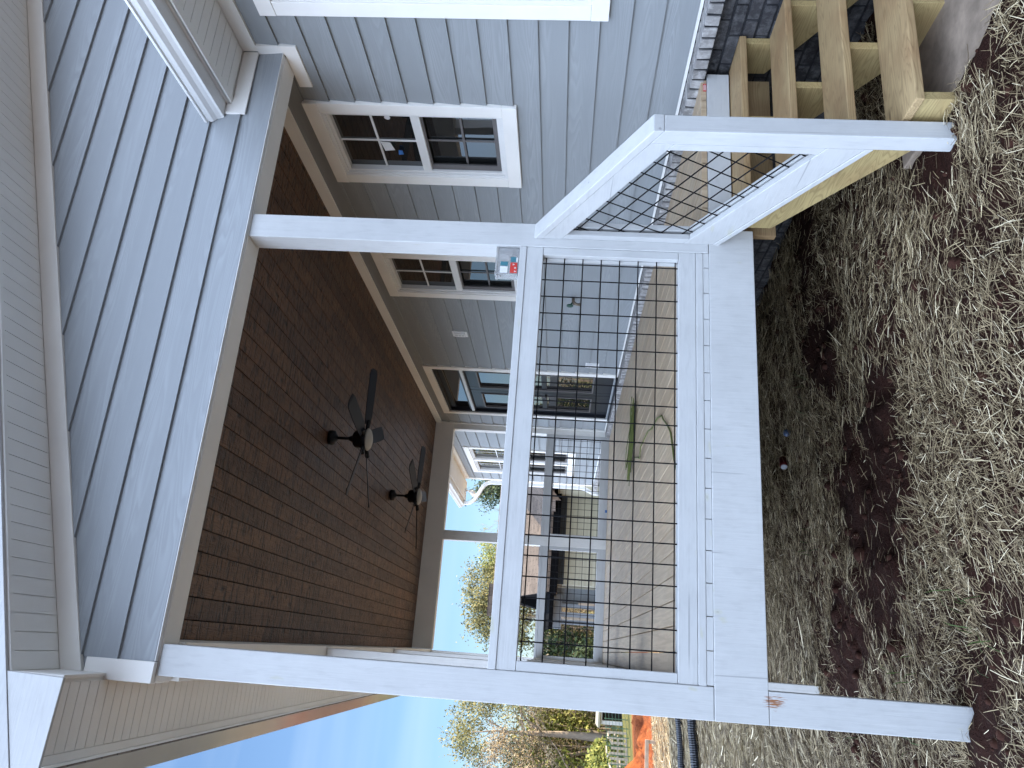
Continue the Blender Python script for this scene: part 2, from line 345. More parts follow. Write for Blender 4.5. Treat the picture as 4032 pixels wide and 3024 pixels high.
def m_ground():
    t = NT('ground_soil'); x, y, z = t.sep()
    n = t.noise(6, 6, .7); n2 = t.noise(40, 5, .7); n3 = t.noise(1.1, 4, .6)
    clay = t.mix(t.ramp(n, [(.3, 0), (.7, 1)]), (.022, .010, .0075), (.043, .018, .012)); clay = t.mix(t.ramp(n2, [(.5, 0), (.75, .6)]), clay, (.022, .010, .008))
    straw = t.mix(t.ramp(t.noise(1, 4, .7, t.mapping((26, 60, 26))), [(.35, 0), (.65, 1)]), (.17, .125, .07), (.50, .41, .25))
    far = t.ramp(y, [(0, 0), (1, 1)])
    def sm(v, a, b):
        q = t.n('ShaderNodeMapRange', interpolation_type='SMOOTHSTEP'); t.l(v, q.inputs[0]); q.inputs[1].default_value = a; q.inputs[2].default_value = b; return q.outputs[0]
    wob = t.math('ADD', y, t.math('MULTIPLY', n3, 1.2))
    c = t.mix(sm(wob, 3.2, 6.5), clay, straw)
    c = t.mix(t.math('MULTIPLY', sm(wob, 12.8, 13.6), .55), c, t.mix(n2, (.42, .24, .10), (.30, .12, .045)))
    c = t.mix(sm(wob, 16.0, 17.0), c, t.mix(n, (.34, .10, .035), (.22, .06, .02)))
    grass = t.mix(t.ramp(n3, [(.35, 0), (.65, 1)]), (.06, .075, .022), (.19, .155, .055))
    c = t.mix(sm(wob, 27, 30), c, grass)
    n9 = t.noise(85, 4, .7); t.color(c); t.bump(t.math('ADD', t.math('ADD', n, t.math('MULTIPLY', n2, .7)), t.math('MULTIPLY', n9, .5)), 1.0, .03); return t.set(.95, .08)
GROUND = m_ground()
xs = axis_pts(-2.6, 4.6, .028, 320, 1.07); ys = axis_pts(-2.6, 4.4, .028, 420, 1.06)
grid_mesh('ground', xs, ys, height, GROUND, kind='structure')

# straw mulch, blades as bent strips
def m_straw():
    t = NT('straw'); i = t.island()
    t.color(t.ramp(i, [(0, (.065, .042, .021)), (.3, (.155, .112, .06)), (.62, (.28, .213, .118)), (.88, (.43, .345, .20)), (1, (.74, .64, .44))]))
    return t.set(.55, .35)
STRAW = m_straw()
def straw(name, n, x0, x1, y0, y1, lmin, lmax, wid, seed, label, lean=.5, dens=None, mat=None, lift=.012, **kw):
    g = np.random.default_rng(seed); x = g.uniform(x0, x1, n); y = g.uniform(y0, y1, n)
    keep = g.random(n) > (bare(x, y) * .95 if dens is None else dens(x, y)); x = x[keep]; y = y[keep]; n = len(x)
    # combed patches give the mulch its lie
    base = (fbm(x * .9, y * .9, 2, 31) - .5) * 5 + .35; a = base + g.normal(0, .75, n); L = g.uniform(lmin, lmax, n) * (.5 + .8 * g.random(n)); w = wid * g.uniform(.6, 1.3, n)
    dx, dy = np.cos(a), np.sin(a); up = np.abs(g.normal(0, .16, n)) * lean * 2; stick = g.random(n) < .045 * lean; up[stick] += g.uniform(.3, 1.1, stick.sum())
    lay = g.random(n) ** 1.6 * lift * 3 + .004
    z0 = height(x, y) + lay
    ex, ey = x + dx * L, y + dy * L; z1 = np.maximum(height(ex, ey) + lay * .6 + .002, z0 * .4 + (height(ex, ey) + lay) * .6 + L * up * .5)
    mx, my = x + dx * L * .5, y + dy * L * .5; z2 = np.maximum((z0 + z1) / 2 + g.normal(0, .003, n), height(mx, my) + .003)
    tw = g.uniform(-.9, .9, n); sx, sy, sz = -dy * np.cos(tw), dx * np.cos(tw), np.sin(tw)
    P = []
    for (px, py, pz), q in (((x, y, z0), 1), ((mx, my, z2), 1), ((ex, ey, z1), .7)):
        for s in (-.5, .5): P.append(np.stack([px + sx * w * s * q, py + sy * w * s * q, pz + sz * w * s * q], -1))
    v = np.stack(P, 1).reshape(-1, 3); b = np.arange(n)[:, None] * 6
    f = np.concatenate([b + np.array([[0, 1, 3, 2]]), b + np.array([[2, 3, 5, 4]])], 0)
    return np_mesh(name, v, f, mat or STRAW, smooth=False, kind='stuff', label=label, category='straw')
def dens_near(x, y):
    b = bare(x, y); pad = (x > 2.53 + .05 * np.sin(y * 7)) & (y < -.45)
    return np.where(pad, .995, np.where((x > 3.44), 1.0, b * .96))
straw('straw_mulch', 250000, -2.6, 4.2, -2.5, 4.6, .03, .11, .0024, 1, 'loose pale straw scattered over red clay in front of the porch', dens=dens_near)
straw('far_straw_mulch', 60000, -6.5, .6, 2.5, 15.5, .08, .22, .009, 2, 'greyer straw strewn over the yard left of the porch', lean=.4, dens=lambda x, y: np.where(x > .2, .9, .15))
# fresh grass sprouts
def m_sprout():
    t = NT('grass_sprout'); t.color(t.mix(t.island(), (.03, .06, .015), (.08, .12, .03))); return t.set(.6, .3)
gs = MB(); rg = random.Random(5)
for cx, cy, k in ((.55, -.1, 7), (.2, .6, 6), (.35, -.35, 6), (2.2, 1.9, 5), (.05, .9, 6), (-.25, 1.6, 5), (1.2, 2.4, 5)):
    for _ in range(k):
        x = cx + rg.gauss(0, .1); y = cy + rg.gauss(0, .08); a = rg.uniform(0, 6.28); L = rg.uniform(.05, .13); z = float(height(np.array(x), np.array(y)))
        d = Vector((math.cos(a), math.sin(a), 0)); s = Vector((-d.y, d.x, 0)) * .0025; p = Vector((x, y, z + .005)); q = p + d * L * .3 + Vector((0, 0, L * .7)); r = p + d * L * .75 + Vector((0, 0, L * .85))
        gs.add([p - s, p + s, q + s * .8, q - s * .8, r], [(0, 1, 2, 3), (3, 2, 4)])
gs.build('grass_sprouts', m_sprout(), None, kind='stuff', label='thin green grass blades sprouting through the straw', category='grass')
# clay clods lying on the mulch
def m_clod():
    t = NT('clay_clod'); n = t.noise(30, 5, .7); t.color(t.mix(n, (.024, .011, .008), (.055, .023, .015))); t.bump(n, .7, .01); return t.set(.95, .1)
CLOD = m_clod(); cl = MB(); rg = random.Random(9)
for i in range(620):
    x = rg.uniform(-1.6, 3.2); y = rg.uniform(-1.75, 2.6); r = abs(rg.gauss(.011, .011)) + .005
    z = float(height(np.array(x), np.array(y))) + r * .35; n = 7; vs = [(x, y, z + r * .8)]
    for ring, (h, q) in enumerate(((.35, .8), (-.4, .95))):
        for k in range(n):
            a = 6.283 * k / n + ring * .4; e = q * r * rg.uniform(.7, 1.25); vs.append((x + math.cos(a) * e, y + math.sin(a) * e, z + h * r * rg.uniform(.7, 1.2)))
    cl.add(vs, [(0, 1 + k, 1 + (k + 1) % n) for k in range(n)] + [(1 + k, 1 + n + k, 1 + n + (k + 1) % n, 1 + (k + 1) % n) for k in range(n)])
cl.build('clay_clods', CLOD, None, smooth=True, kind='stuff', label='crumbled clods of dark red clay among the straw', category='soil')
pad = MB(); pad.prism([(-.50, -.843), (-.50, -1.05), (-3.2, -1.0), (-3.2, -.80)], 'x', 2.50, 4.6)
pad.build('concrete_pad', CONC, None, bevel=.006, kind='structure')

# ------------------------------------------------------------------ house
XW = 3.555; YF = 7.925
house = thing('house', 'grey lap sided house with white trimmed windows and dark brick base', 'house', (3.555, 0, 0))
def lap(mb, zs, segs, plane, lip=.016):
    """horizontal lap boards. zs: course bottoms; segs(z0,z1)->[(u00,u01,u10,u11)] extents at z0 and z1; plane 'x' faces -X, 'y' faces -Y"""
    for z0, z1 in zip(zs, zs[1:]):
        cut = sorted({z0, z1} | {h for h in HCUT if z0 + .004 < h < z1 - .004})
        for a, b in zip(cut, cut[1:]):
            d0 = lip * (1 - (a - z0) / (z1 - z0)) + .001; d1 = lip * (1 - (b - z0) / (z1 - z0)) + .001
            for u00, u01, u10, u11 in segs(a, b):
                if plane == 'x': P = lambda u, d, z: (XW - d, u, z)
                else: P = lambda u, d, z: (u, YG - d, z)
                mb.quad(P(u00, d0, a), P(u01, d0, a), P(u11, d1, b), P(u10, d1, b))
                if a == z0: mb.quad(P(u00, 0, a), P(u01, 0, a), P(u01, d0, a), P(u00, d0, a))
WIN = {'w0': (-1.25, -.3285, .559, 2.53), 'w1': (.4085, 1.307, 1.1035, 2.525), 'w2': (2.41, 3.311, 1.1035, 2.525), 'door': (5.345, 7.36, .078, 2.53), 'w3': (9.385, 11.35, .487, 2.475)}
HCUT = sorted({round(v, 4) for w in WIN.values() for v in (w[2] + .03, w[3] - .03)})
def wall_segs(a, b):
    u = [(-9.0, 12.1)]
    for (y0, y1, z0, z1) in WIN.values():
        if b <= z0 + .0301 or a >= z1 - .0301: continue
        y0 += .03; y1 -= .03; u = [q for s in u for q in ((s[0], min(s[1], y0)), (max(s[0], y1), s[1])) if q[1] - q[0] > .001]
    return [(s[0], s[1], s[0], s[1]) for s in u]
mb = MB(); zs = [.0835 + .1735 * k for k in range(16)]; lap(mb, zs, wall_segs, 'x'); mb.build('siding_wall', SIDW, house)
mb = MB(); mb.box(XW + .16, 15.5, -8.98, 12.08, -1.4, 2.70)
mb.add([(XW + .2, 12.06, 2.7), (15.5, 12.06, 2.7), (9.5, 12.06, 6.9)], [(0, 1, 2)]); mb.add([(XW + .2, -8.95, 2.7), (15.5, -8.95, 2.7), (9.5, -8.95, 6.9)], [(0, 2, 1)])
mb.build('wall', SIDE, house)
# wall sheathing behind openings keeps the room dark
mb = MB(); mb.box(XW, XW + .015, 12.085, 12.1, .0, 2.7)
# corner board, flashing at the bottom of the siding
mb.box(XW - .02, XW + .12, 12.0, 12.12, .085, 2.65); mb.box(XW - .014, XW + .06, -9, 12.0, .064, .084); mb.build('corner_trim', TRZ, house, bevel=.002)
# frieze board between wall and soffit (in the porch it meets the ceiling)
mb = MB(); mb.box(XW - .022, XW, -9, -.0375, 2.6535, 2.744); mb.box(XW - .022, XW, .265, YF, 2.640, 2.731); mb.box(XW - .022, XW, YF + .16, 12.1, 2.640, 2.744); mb.build('frieze', TRY, house, bevel=.002)
# trim that wraps the end of the porch gable on the wall
mb = MB(); mb.prism([(-.084, 2.653), (-.084, 2.405), (.265, 2.405), (.265, 2.49), (-.008, 2.49), (-.008, 2.653)], 'x', XW - .024, XW); mb.build('beam_trim', TRY, house, bevel=.002)
# brick ledge (rowlock course) and dark brick below
mb = MB(); y = -4.0
rg = random.Random(3)
while y < 12.1:
    if not (5.44 < y + .03 < 7.27 and False):
        j = lambda: rg.uniform(-.004, .004)
        mb.prism([(XW + .0, .060), (XW - .135 + j(), .058 + j() * .5), (XW - .135 + j(), -.018), (XW, -.020)], 'y', y + .008, y + .068)
    y += .080
for p in mb.v: pass
mb.build('brick_ledge', LEDGE, house, bevel=.005)
mb = MB(); mb.box(XW - .124, XW + .1, -4.02, 12.12, -.022, .052); mb.box(3.535, 3.7, -9, 12.08, -1.6, -.023); mb.build('mortar', MORT, house)
mb = MB(); z = -.10; k = 0
while z > -1.45:
    y = -3.6 + (.11 if k % 2 else 0)
    while y < 5.2:
        d = rg.uniform(-.003, .003); mb.box(3.525 + d, 3.55, y + .005, y + .208, z + .005, z + .066); y += .217
    z -= .0745; k += 1
mb.build('brick_foundation', BRICK, house, bevel=.004)
# main eave: soffit panels, fascia, gutter ; roof slab
def eave(y0, y1, gy0, gy1, endcap):
    mb = MB(); y = y0
    while y < y1: mb.box(3.20, XW - .0, y + .0025, min(y + .0775, y1), 2.746, 2.756); y += .08
    mb.box(3.155, 3.198, y0, y1, 2.742, 2.760); mb.box(3.16, XW, y0, y1, 2.761, 2.766); mb.build('eave_soffit', SOFF, house)
    mb = MB(); mb.box(3.155, 3.175, y0, y1, 2.752, 2.90); mb.build('fascia', TRY, house, bevel=.002)
    prof = [(3.153, 2.775), (3.062, 2.775), (3.060, 2.790), (3.050, 2.812), (3.032, 2.832), (3.026, 2.862), (3.016, 2.868), (3.016, 2.882), (3.030, 2.882), (3.034, 2.868), (3.042, 2.836), (3.060, 2.814), (3.069, 2.792), (3.069, 2.784), (3.153, 2.784)]
    mb = MB(); mb.prism(prof, 'y', gy0, gy1)
    q = [(3.153, 2.775), (3.062, 2.775), (3.050, 2.812), (3.032, 2.832), (3.016, 2.882), (3.153, 2.882)]
    mb.prism(q, 'y', endcap, endcap + .003); return mb.build('gutter', GUT, house)
eave(-9, -.012, -9, -.022, -.0245); eave(YF + .17, 12.6, YF + .17, 12.7, 12.698)
mb = MB(); mb.prism([(3.17, 2.885), (9.5, 7.15), (16, 2.95), (16, 3.07), (9.5, 7.25), (3.05, 2.899)], 'y', -9.3, 12.6)
def m_shingle(name, base):
    t = NT(name); g = t.geo(); x, y, z = t.sep(); s = t.n('ShaderNodeTexBrick'); s.inputs['Scale'].default_value = 1; s.inputs['Brick Width'].default_value = .26; s.inputs['Row Height'].default_value = .15
    s.inputs['Mortar Size'].default_value = .006; s.inputs['Color1'].default_value = (*base, 1); s.inputs['Color2'].default_value = (*[b * .62 for b in base], 1); s.inputs['Mortar'].default_value = (*[b * .3 for b in base], 1)
    cb = t.n('ShaderNodeCombineXYZ'); t.l(t.math('ADD', x, t.math('MULTIPLY', t.noise(3, 1), .12)), cb.inputs[0]); t.l(t.math('MULTIPLY', t.math('ADD', y, t.math('MULTIPLY', z, .5)), 1.0), cb.inputs[1]); t.l(cb.outputs[0], s.inputs['Vector'])
    n = t.noise(7, 4, .7); t.color(t.mix(t.ramp(n, [(.4, 0), (.7, .4)]), s.outputs['Color'], tuple(b * 1.25 for b in base))); t.bump(s.outputs['Fac'], .5, .01); return t.set(.9, .2)
SHING = m_shingle('roof_shingles', (.20, .16, .125))
mb.build('roof', SHING, house)
def glass_rect(mb, y0, y1, z0, z1, x): mb.quad((x, y0, z0), (x, y1, z0), (x, y1, z1), (x, y0, z1))
def window(w, units=1, hung=True):
    y0, y1, z0, z1 = w; T = .098; X0 = XW - .032
    mb = MB(); mb.box(X0, XW + .004, y0, y0 + T, z0 + T, z1 - T); mb.box(X0, XW + .004, y1 - T, y1, z0 + T, z1 - T); mb.box(X0 - .003, XW + .004, y0, y1, z1 - T + .001, z1); mb.box(X0 - .003, XW + .004, y0, y1, z0, z0 + T - .001)
    a, b = y0 + T, y1 - T; c, d = z0 + T, z1 - T
    cells = [(a, b)] if units == 1 else [(a, (a + b) / 2 - .05), ((a + b) / 2 + .05, b)]
    if units == 2: mb.box(X0 + .004, XW + .03, cells[0][1], cells[1][0], c, d)
    win = mb.build('window', TRY, house, bevel=.003); L = None
    for (a, b) in cells:
        s = MB(); m = (c + d) / 2 - .015; f = .05
        # vinyl frame with a stepped profile
        for (i, x0) in ((0, XW - .020), (.022, XW - .006)):
            s.box(x0, XW + .07, a + i, a + i + .022, c + i, d - i); s.box(x0, XW + .07, b - i - .022, b - i, c + i, d - i)
            s.box(x0 + .001, XW + .069, a + i + .022, b - i - .022, d - i - .022, d - i); s.box(x0 + .001, XW + .069, a + i + .022, b - i - .022, c + i, c + i + .022)
        s.box(XW - .004, XW + .05, a + .044, b - .044, m - .032, m + .032)
        mu = .016; mid = (a + b) / 2
        s.box(XW + .026, XW + .034, mid - mu / 2, mid + mu / 2, m + .03, d - .04); zz = (m + d) / 2
        s.box(XW + .027, XW + .035, a + .044, b - .044, zz - mu / 2, zz + mu / 2)
        s.build('sash', SASH, win, bevel=.002)
        g = MB(); glass_rect(g, a + .04, b - .04, m, d - .04, XW + .036); g.build('pane', GLASS, win)
        g = MB(); glass_rect(g, a + .04, b - .04, c + .04, m, XW + .052)
        g.build('pane', GLASS, win)
        s = MB(); s.box(XW + .038, XW + .045, mid - mu / 2, mid + mu / 2, c + .04, m - .03); s.box(XW + .037, XW + .044, a + .044, b - .044, (c + m) / 2 - mu / 2, (c + m) / 2 + mu / 2); s.build('muntin', SASHD, win)
        s = MB(); s.box(XW + .012, XW + .026, a + .044, a + .066, c + .044, m - .032); s.box(XW + .012, XW + .026, b - .10, b - .044, c + .044, m - .032); s.box(XW + .013, XW + .025, a + .066, b - .10, c + .044, c + .076); s.box(XW + .013, XW + .025, a + .066, b - .10, m - .046, m - .032)
        s.build('screen_frame', SASHD, win, bevel=.001)
    return win
w1 = window(WIN['w1']); window(WIN['w2']); window(WIN['w0']); window(WIN['w3'], 2)
# stickers and tape on the nearer window
TAPE = m_plain('blue_tape', (.04, .15, .40), .6, .3)
mb = MB(); mb.lathe((XW + .030, .61, 2.0), [(.0, -.001), (.021, -.001), (.021, .001), (0, .001)], 18, 'x'); mb.build('sticker', PLAST, w1)
mb = MB(); mb.prism([(.86, 2.10), (.87, 2.03), (.955, 2.012), (.965, 2.085)], 'x', XW + .018, XW + .020); mb.build('sticker', PLAST, w1)
mb = MB(); mb.prism([(.95, 1.985), (1.0, 1.992), (.995, 1.955), (.955, 1.958)], 'x', XW + .012, XW + .017); mb.build('tape', TAPE, w1)
# french door with transom
y0, y1, z0, z1 = WIN['door']; T = .096
mb = MB(); X0 = XW - .028
mb.box(X0, XW + .005, y0, y0 + T, .078, z1 - T); mb.box(X0, XW + .005, y1 - T, y1, .078, z1 - T); mb.box(X0 - .003, XW + .005, y0, y1, z1 - T + .001, z1)
door = mb.build('french_door', TRY, house, bevel=.002)
a, b = y0 + T, y1 - T; d = z1 - T
mb = MB(); mb.box(XW - .012, XW + .12, a, a + .035, .085, d); mb.box(XW - .012, XW + .12, b - .035, b, .085, d); mb.box(XW - .011, XW + .12, a + .035, b - .035, d - .035, d)
mb.box(XW + .01, XW + .12, a + .035, b - .035, 2.03, 2.115); mb.box(XW - .05, XW + .12, a, b, .064, .084); mb.box(XW + .03, XW + .12, a + .035, b - .035, 2.33, d - .035); mb.build('door_frame', BRONZE, door, bevel=.003)
mb = MB(); mb.box(XW - .010, XW + .01, a + .002, b - .002, 2.045, 2.085); mb.build('transom_bar', GUT, door)
mb = MB(); glass_rect(mb, a + .03, b - .03, 2.11, 2.34, XW + .06); mb.build('transom_pane', GLASSD, door)
mid = (a + b) / 2
for (p, q, hs) in ((a + .037, mid - .004, 1), (mid + .004, b - .037, 0)):
    s = MB(); s.box(XW + .03, XW + .075, p, p + .12, .088, 2.028); s.box(XW + .03, XW + .075, q - .12, q, .088, 2.028); s.box(XW + .031, XW + .074, p + .12, q - .12, .088, .34); s.box(XW + .031, XW + .074, p + .12, q - .12, 1.89, 2.028); s.box(XW + .036, XW + .07, p + .12, q - .12, .965, 1.035)
    lf = s.build('door_leaf', BRONZE, door, bevel=.004)
    g = MB(); glass_rect(g, p + .11, q - .11, .33, 1.90, XW + .055); g.build('pane', GLASSD, door)
    s = MB()
    for (u0, u1, v0, v1) in ((p + .12, p + .14, .34, 1.89), (q - .14, q - .12, .34, 1.89), (p + .14, q - .14, .34, .36), (p + .14, q - .14, 1.87, 1.89)): s.box(XW + .018, XW + .05, u0, u1, v0, v1)
    s.build('glass_bead', SASHD, door, bevel=.002)
hd = MB(); hd.lathe((XW + .0, mid + .06, .98), [(.012, 0), (.012, .03)], 12, 'x'); hd.tube([(XW - .005, mid + .06, .98), (XW - .01, mid + .16, .98)], .009); hd.build('handle', m_plain('handle_metal', (.05, .045, .04), .3, .5, .8), door)
# downspout at the far corner
def flat_tube(mb, pts, w=.045, h=.032, ribs=True):
    P = [Vector(p) for p in pts]; rows = []
    for i, p in enumerate(P):
        dd = (P[min(i + 1, len(P) - 1)] - P[max(i - 1, 0)]).normalized(); sx = Vector((0, 1, 0)); sz = dd.cross(sx).normalized(); sx = sz.cross(dd)
        k = 1.0 + (.06 if ribs and i % 2 else 0); rows.append([p + sx * w * k * a_ + sz * h * k * b_ for a_, b_ in ((-1, -1), (1, -1), (1, 1), (-1, 1))])
    mb.add([v for r in rows for v in r], [(4 * i + k, 4 * i + (k + 1) % 4, 4 * i + 4 + (k + 1) % 4, 4 * i + 4 + k) for i in range(len(rows) - 1) for k in range(4)])
pts = [(3.10, 12.55, 2.78), (3.10, 12.55, 2.70), (3.11, 12.53, 2.64), (3.15, 12.50, 2.57), (3.20, 12.46, 2.52), (3.28, 12.38, 2.46), (3.36, 12.29, 2.40), (3.43, 12.22, 2.34), (3.48, 12.19, 2.27), (3.50, 12.17, 2.18), (3.50, 12.17, 2.0), (3.50, 12.17, 1.0), (3.50, 12.17, .35), (3.49, 12.17, .25), (3.43, 12.17, .12), (3.40, 12.17, .05), (3.40, 12.17, -.3), (3.40, 12.17, -1.2)]
mb = MB(); flat_tube(mb, pts); mb.build('downspout', GUT, house, bevel=.006)

# ------------------------------------------------------------------ porch
porch = thing('porch', 'covered porch with white posts, dark plank ceiling and black wire mesh railings', 'porch', (0, 0, 0))
YG = -.012
def post(x0, x1, y0, y1, z0, z1, mat=None): return MB().box(x0, x1, y0, y1, z0, z1).build('post', mat or PZ, porch, bevel=.004)
def m_poststain():
    t = NT('white_paint_stained'); m = m_paint('tmp_paint', 'z'); bpy.data.materials.remove(t.m)
    # the painted post with rubbed red clay near its foot joint
    nt = m.node_tree; m.name = 'white_paint_clay_mark'; b = [n for n in nt.nodes if n.type == 'BSDF_PRINCIPLED'][0]; src = b.inputs['Base Color'].links[0].from_socket
    tc = nt.nodes.new('ShaderNodeTexCoord'); mp = nt.nodes.new('ShaderNodeMapping'); mp.inputs['Location'].default_value = (-.098, 0, .29); nt.links.new(tc.outputs['Object'], mp.inputs[0])
    sc = nt.nodes.new('ShaderNodeVectorMath'); sc.operation = 'MULTIPLY'; sc.inputs[1].default_value = (30, 6, 20); nt.links.new(mp.outputs[0], sc.inputs[0])
    ln = nt.nodes.new('ShaderNodeVectorMath'); ln.operation = 'LENGTH'; nt.links.new(sc.outputs[0], ln.inputs[0])
    mp2 = nt.nodes.new('ShaderNodeMapping'); mp2.inputs['Scale'].default_value = (190, 40, 22); nt.links.new(tc.outputs['Object'], mp2.inputs[0])
    nz = nt.nodes.new('ShaderNodeTexNoise'); nz.inputs['Scale'].default_value = 1; nz.inputs['Detail'].default_value = 4; nt.links.new(mp2.outputs[0], nz.inputs['Vector'])
    ad = nt.nodes.new('ShaderNodeMath'); ad.operation = 'MULTIPLY_ADD'; nt.links.new(nz.outputs['Fac'], ad.inputs[0]); ad.inputs[1].default_value = -3.4; ad.inputs[2].default_value = 2.5
    sb = nt.nodes.new('ShaderNodeMath'); sb.operation = 'SUBTRACT'; nt.links.new(ad.outputs[0], sb.inputs[0]); nt.links.new(ln.outputs['Value'], sb.inputs[1]); sb.use_clamp = True
    mx = nt.nodes.new('ShaderNodeMix'); mx.data_type = 'RGBA'; ml = nt.nodes.new('ShaderNodeMath'); ml.operation = 'MULTIPLY'; ml.use_clamp = True; ml.inputs[1].default_value = 2.2; nt.links.new(sb.outputs[0], ml.inputs[0])
    nt.links.new(ml.outputs[0], mx.inputs[0]); nt.links.new(src, mx.inputs[6]); mx.inputs[7].default_value = (.30, .13, .06, 1); nt.links.new(mx.outputs[2], b.inputs['Base Color']); return m
STAIN = m_poststain()
PZB = m_paint('white_post_plain', 'z', (.78, .765, .72), .2)
post(0, .14, 0, .14, -.030, 2.490); post(0, .14, .0, .14, -1.35, -.267, STAIN)
post(2.295, 2.435, 0, .14, -.030, 2.490)
for y in (2.60, 5.25): post(0, .138, y, y + .14, .0, 2.455, PZB)
for x in (0, 1.722): post(x, x + .138, YF + .002, YF + .14, .0, 2.442, PZB)
MB().box(3.447, XW - .001, YF + .002, YF + .14, .062, 2.442).box(XW - .03, XW - .001, YF - .05, YF, .062, 2.64).build('wall_pilaster', PZB, porch, bevel=.003)
for x, y, zt in ((.0, 2.6, -.14), (0, 5.25, -.14), (0, YF, -.14), (1.72, YF, -.14)): post(x, x + .138, y, y + .14, -2.1, zt, PZB)
# rim boards and deck
mb = MB(); mb.box(0, 2.436, -.002, .038, -.265, -.032); mb.build('rim_board', STAIN, porch, bevel=.003)
mb = MB(); mb.box(2.440, 3.468, .0, .038, -.158, -.034); mb.build('rim_board', PX, porch, bevel=.002)
mb = MB(); mb.box(0, .038, .15, YF + .13, -.265, -.034); mb.box(.04, 3.47, YF + .10, YF + .138, -.265, -.034); mb.build('rim_board', PY, porch, bevel=.002)
mb = MB(); mb.box(2.440, 3.468, .05, .088, -.40, -.16); mb.build('deck_joist', PINEX, porch, bevel=.002)
mb = MB()
for k in range(9): mb.box(.1 + k * .41, .138 + k * .41, .10, YF, -.22, -.036)
mb.build('deck_joist', PINEY, porch)
mb = MB(); x = .0; wpitch = .1435
while x < 3.44:
    x1 = min(x + wpitch - .0075, 3.44); yf = .012 if x > 2.43 else .052
    if x < .14: mb.box(x, x1, .15, 3.095, -.032, 0)
    else: mb.box(x, x1, yf, 3.095, -.032, 0)
    mb.box(x, x1, 3.101, YF + .13, -.032, 0); x += wpitch
mb.build('deck', DECK, porch, bevel=.003)
# painted ends of the deck boards with their gaps
mb = MB(); x = .142
while x < 2.29: mb.box(x + .002, min(x + .1455, 2.293), 0.003, .05, -.0305, -.001); x += .1475
mb.build('deck_edge', PX, porch, bevel=.001)
DKG = m_plain('gap_dark', (.01, .01, .01), .9, .1)
# beams
mb = MB(); mb.box(-.028, XW, .0, .16, 2.492, 2.74); mb.build('beam', TRX, porch, bevel=.003)
mb = MB(); mb.box(-.028, .150, .165, YF + .14, 2.458, 2.735); mb.build('beam', TRY, porch, bevel=.003)
mb = MB(); mb.box(.152, XW, YF, YF + .14, 2.443, 2.735); mb.build('beam', TRX, porch, bevel=.003)
# ceiling boards, grooves real
mb = MB(); x = .008
while x < XW - .03:
    x1 = min(x + .1205, XW - .002)
    if x1 > .15: mb.box(max(x, .151), x1, .161, YF - .001, 2.732, 2.745)
    x += .125
mb.build('ceiling', CEIL, porch, bevel=.004)
mb = MB(); mb.box(.0, XW, .0, YF + .1, 2.7455, 2.752); mb.build('ceiling_backing', DARK, porch)
# gable siding: shed gable rising to the right at 4 in 12
rake = lambda x: 2.935 + .334 * x
HCUT = []
def gab_segs(a, b):
    out = []
    la = max(.06, (a - 2.841) / .334); lb = max(.06, (b - 2.841) / .334)
    if la < 6: out.append((la, 6.4, lb, 6.4))
    return out
mb = MB(); zs = [2.503 + .1755 * k for k in range(14)]; lap(mb, zs, gab_segs, 'y', .017); mb.build('gable_siding', SIDG, porch)
mb = MB(); mb.add([(.0, YG + .004, 2.5), (6.4, YG + .004, 2.5), (6.4, YG + .004, 4.95), (0, YG + .004, 2.85)], [(0, 1, 2, 3)]); mb.build('gable_sheathing', SIDG, porch)
mb = MB(); mb.box(.062, XW - .028, -.030, .0, 2.497, 2.501); mb.build('flashing', GUT, porch)
mb = MB(); mb.prism([(-.03, rake(-.03)), (6.4, rake(6.4)), (6.4, rake(6.4) - .103), (.06, rake(.06) - .103), (-.03, rake(-.03) - .103)], 'y', -.036, -.008); mb.build('rake_frieze', TRX, porch, bevel=.003)
mb = MB(); mb.box(-.033, .060, -.0375, -.008, 2.494, rake(-.033) - .104); mb.box(-.033, -.003, -.008, .14, 2.494, 2.71); mb.build('corner_board', TRZ, porch, bevel=.003)
mb = MB(); mb.prism([(3.082, 2.772), (3.082, 2.650), (XW - .0245, 2.650), (XW - .0245, 2.7415), (3.153, 2.7415), (3.150, 2.772)], 'y', -.036, -.024); mb.build('eave_return', TRX, porch, bevel=.002)
# rake overhang: boards underneath, fascia, roof
mb = MB(); x = .0
while x < 6.3:
    x1 = x + .0735; mb.add([(x, -.345, rake(x)), (x1, -.345, rake(x1)), (x1, -.037, rake(x1)), (x, -.037, rake(x)), (x, -.345, rake(x) + .01), (x1, -.345, rake(x1) + .01), (x1, -.037, rake(x1) + .01), (x, -.037, rake(x) + .01)],
           [(0, 3, 2, 1), (4, 5, 6, 7), (0, 1, 5, 4), (1, 2, 6, 5), (2, 3, 7, 6), (3, 0, 4, 7)]); x += .0765
mb.prism([(-.02, rake(-.02) + .010), (6.4, rake(6.4) + .010), (6.4, rake(6.4) + .016), (-.02, rake(-.02) + .016)], 'y', -.36, -.01)
mb.prism([(-.02, rake(-.02) - .003), (6.4, rake(6.4) - .003), (6.4, rake(6.4) + .009), (-.02, rake(-.02) + .009)], 'y', -.372, -.347); mb.build('rake_soffit', SOFF, porch)
mb = MB(); mb.prism([(-.46, rake(-.46) + .006), (6.4, rake(6.4) + .006), (6.4, rake(6.4) + .20), (-.46, rake(-.46) + .20)], 'y', -.392, -.373)
mb.build('rake_fascia', PX, porch, bevel=.002)
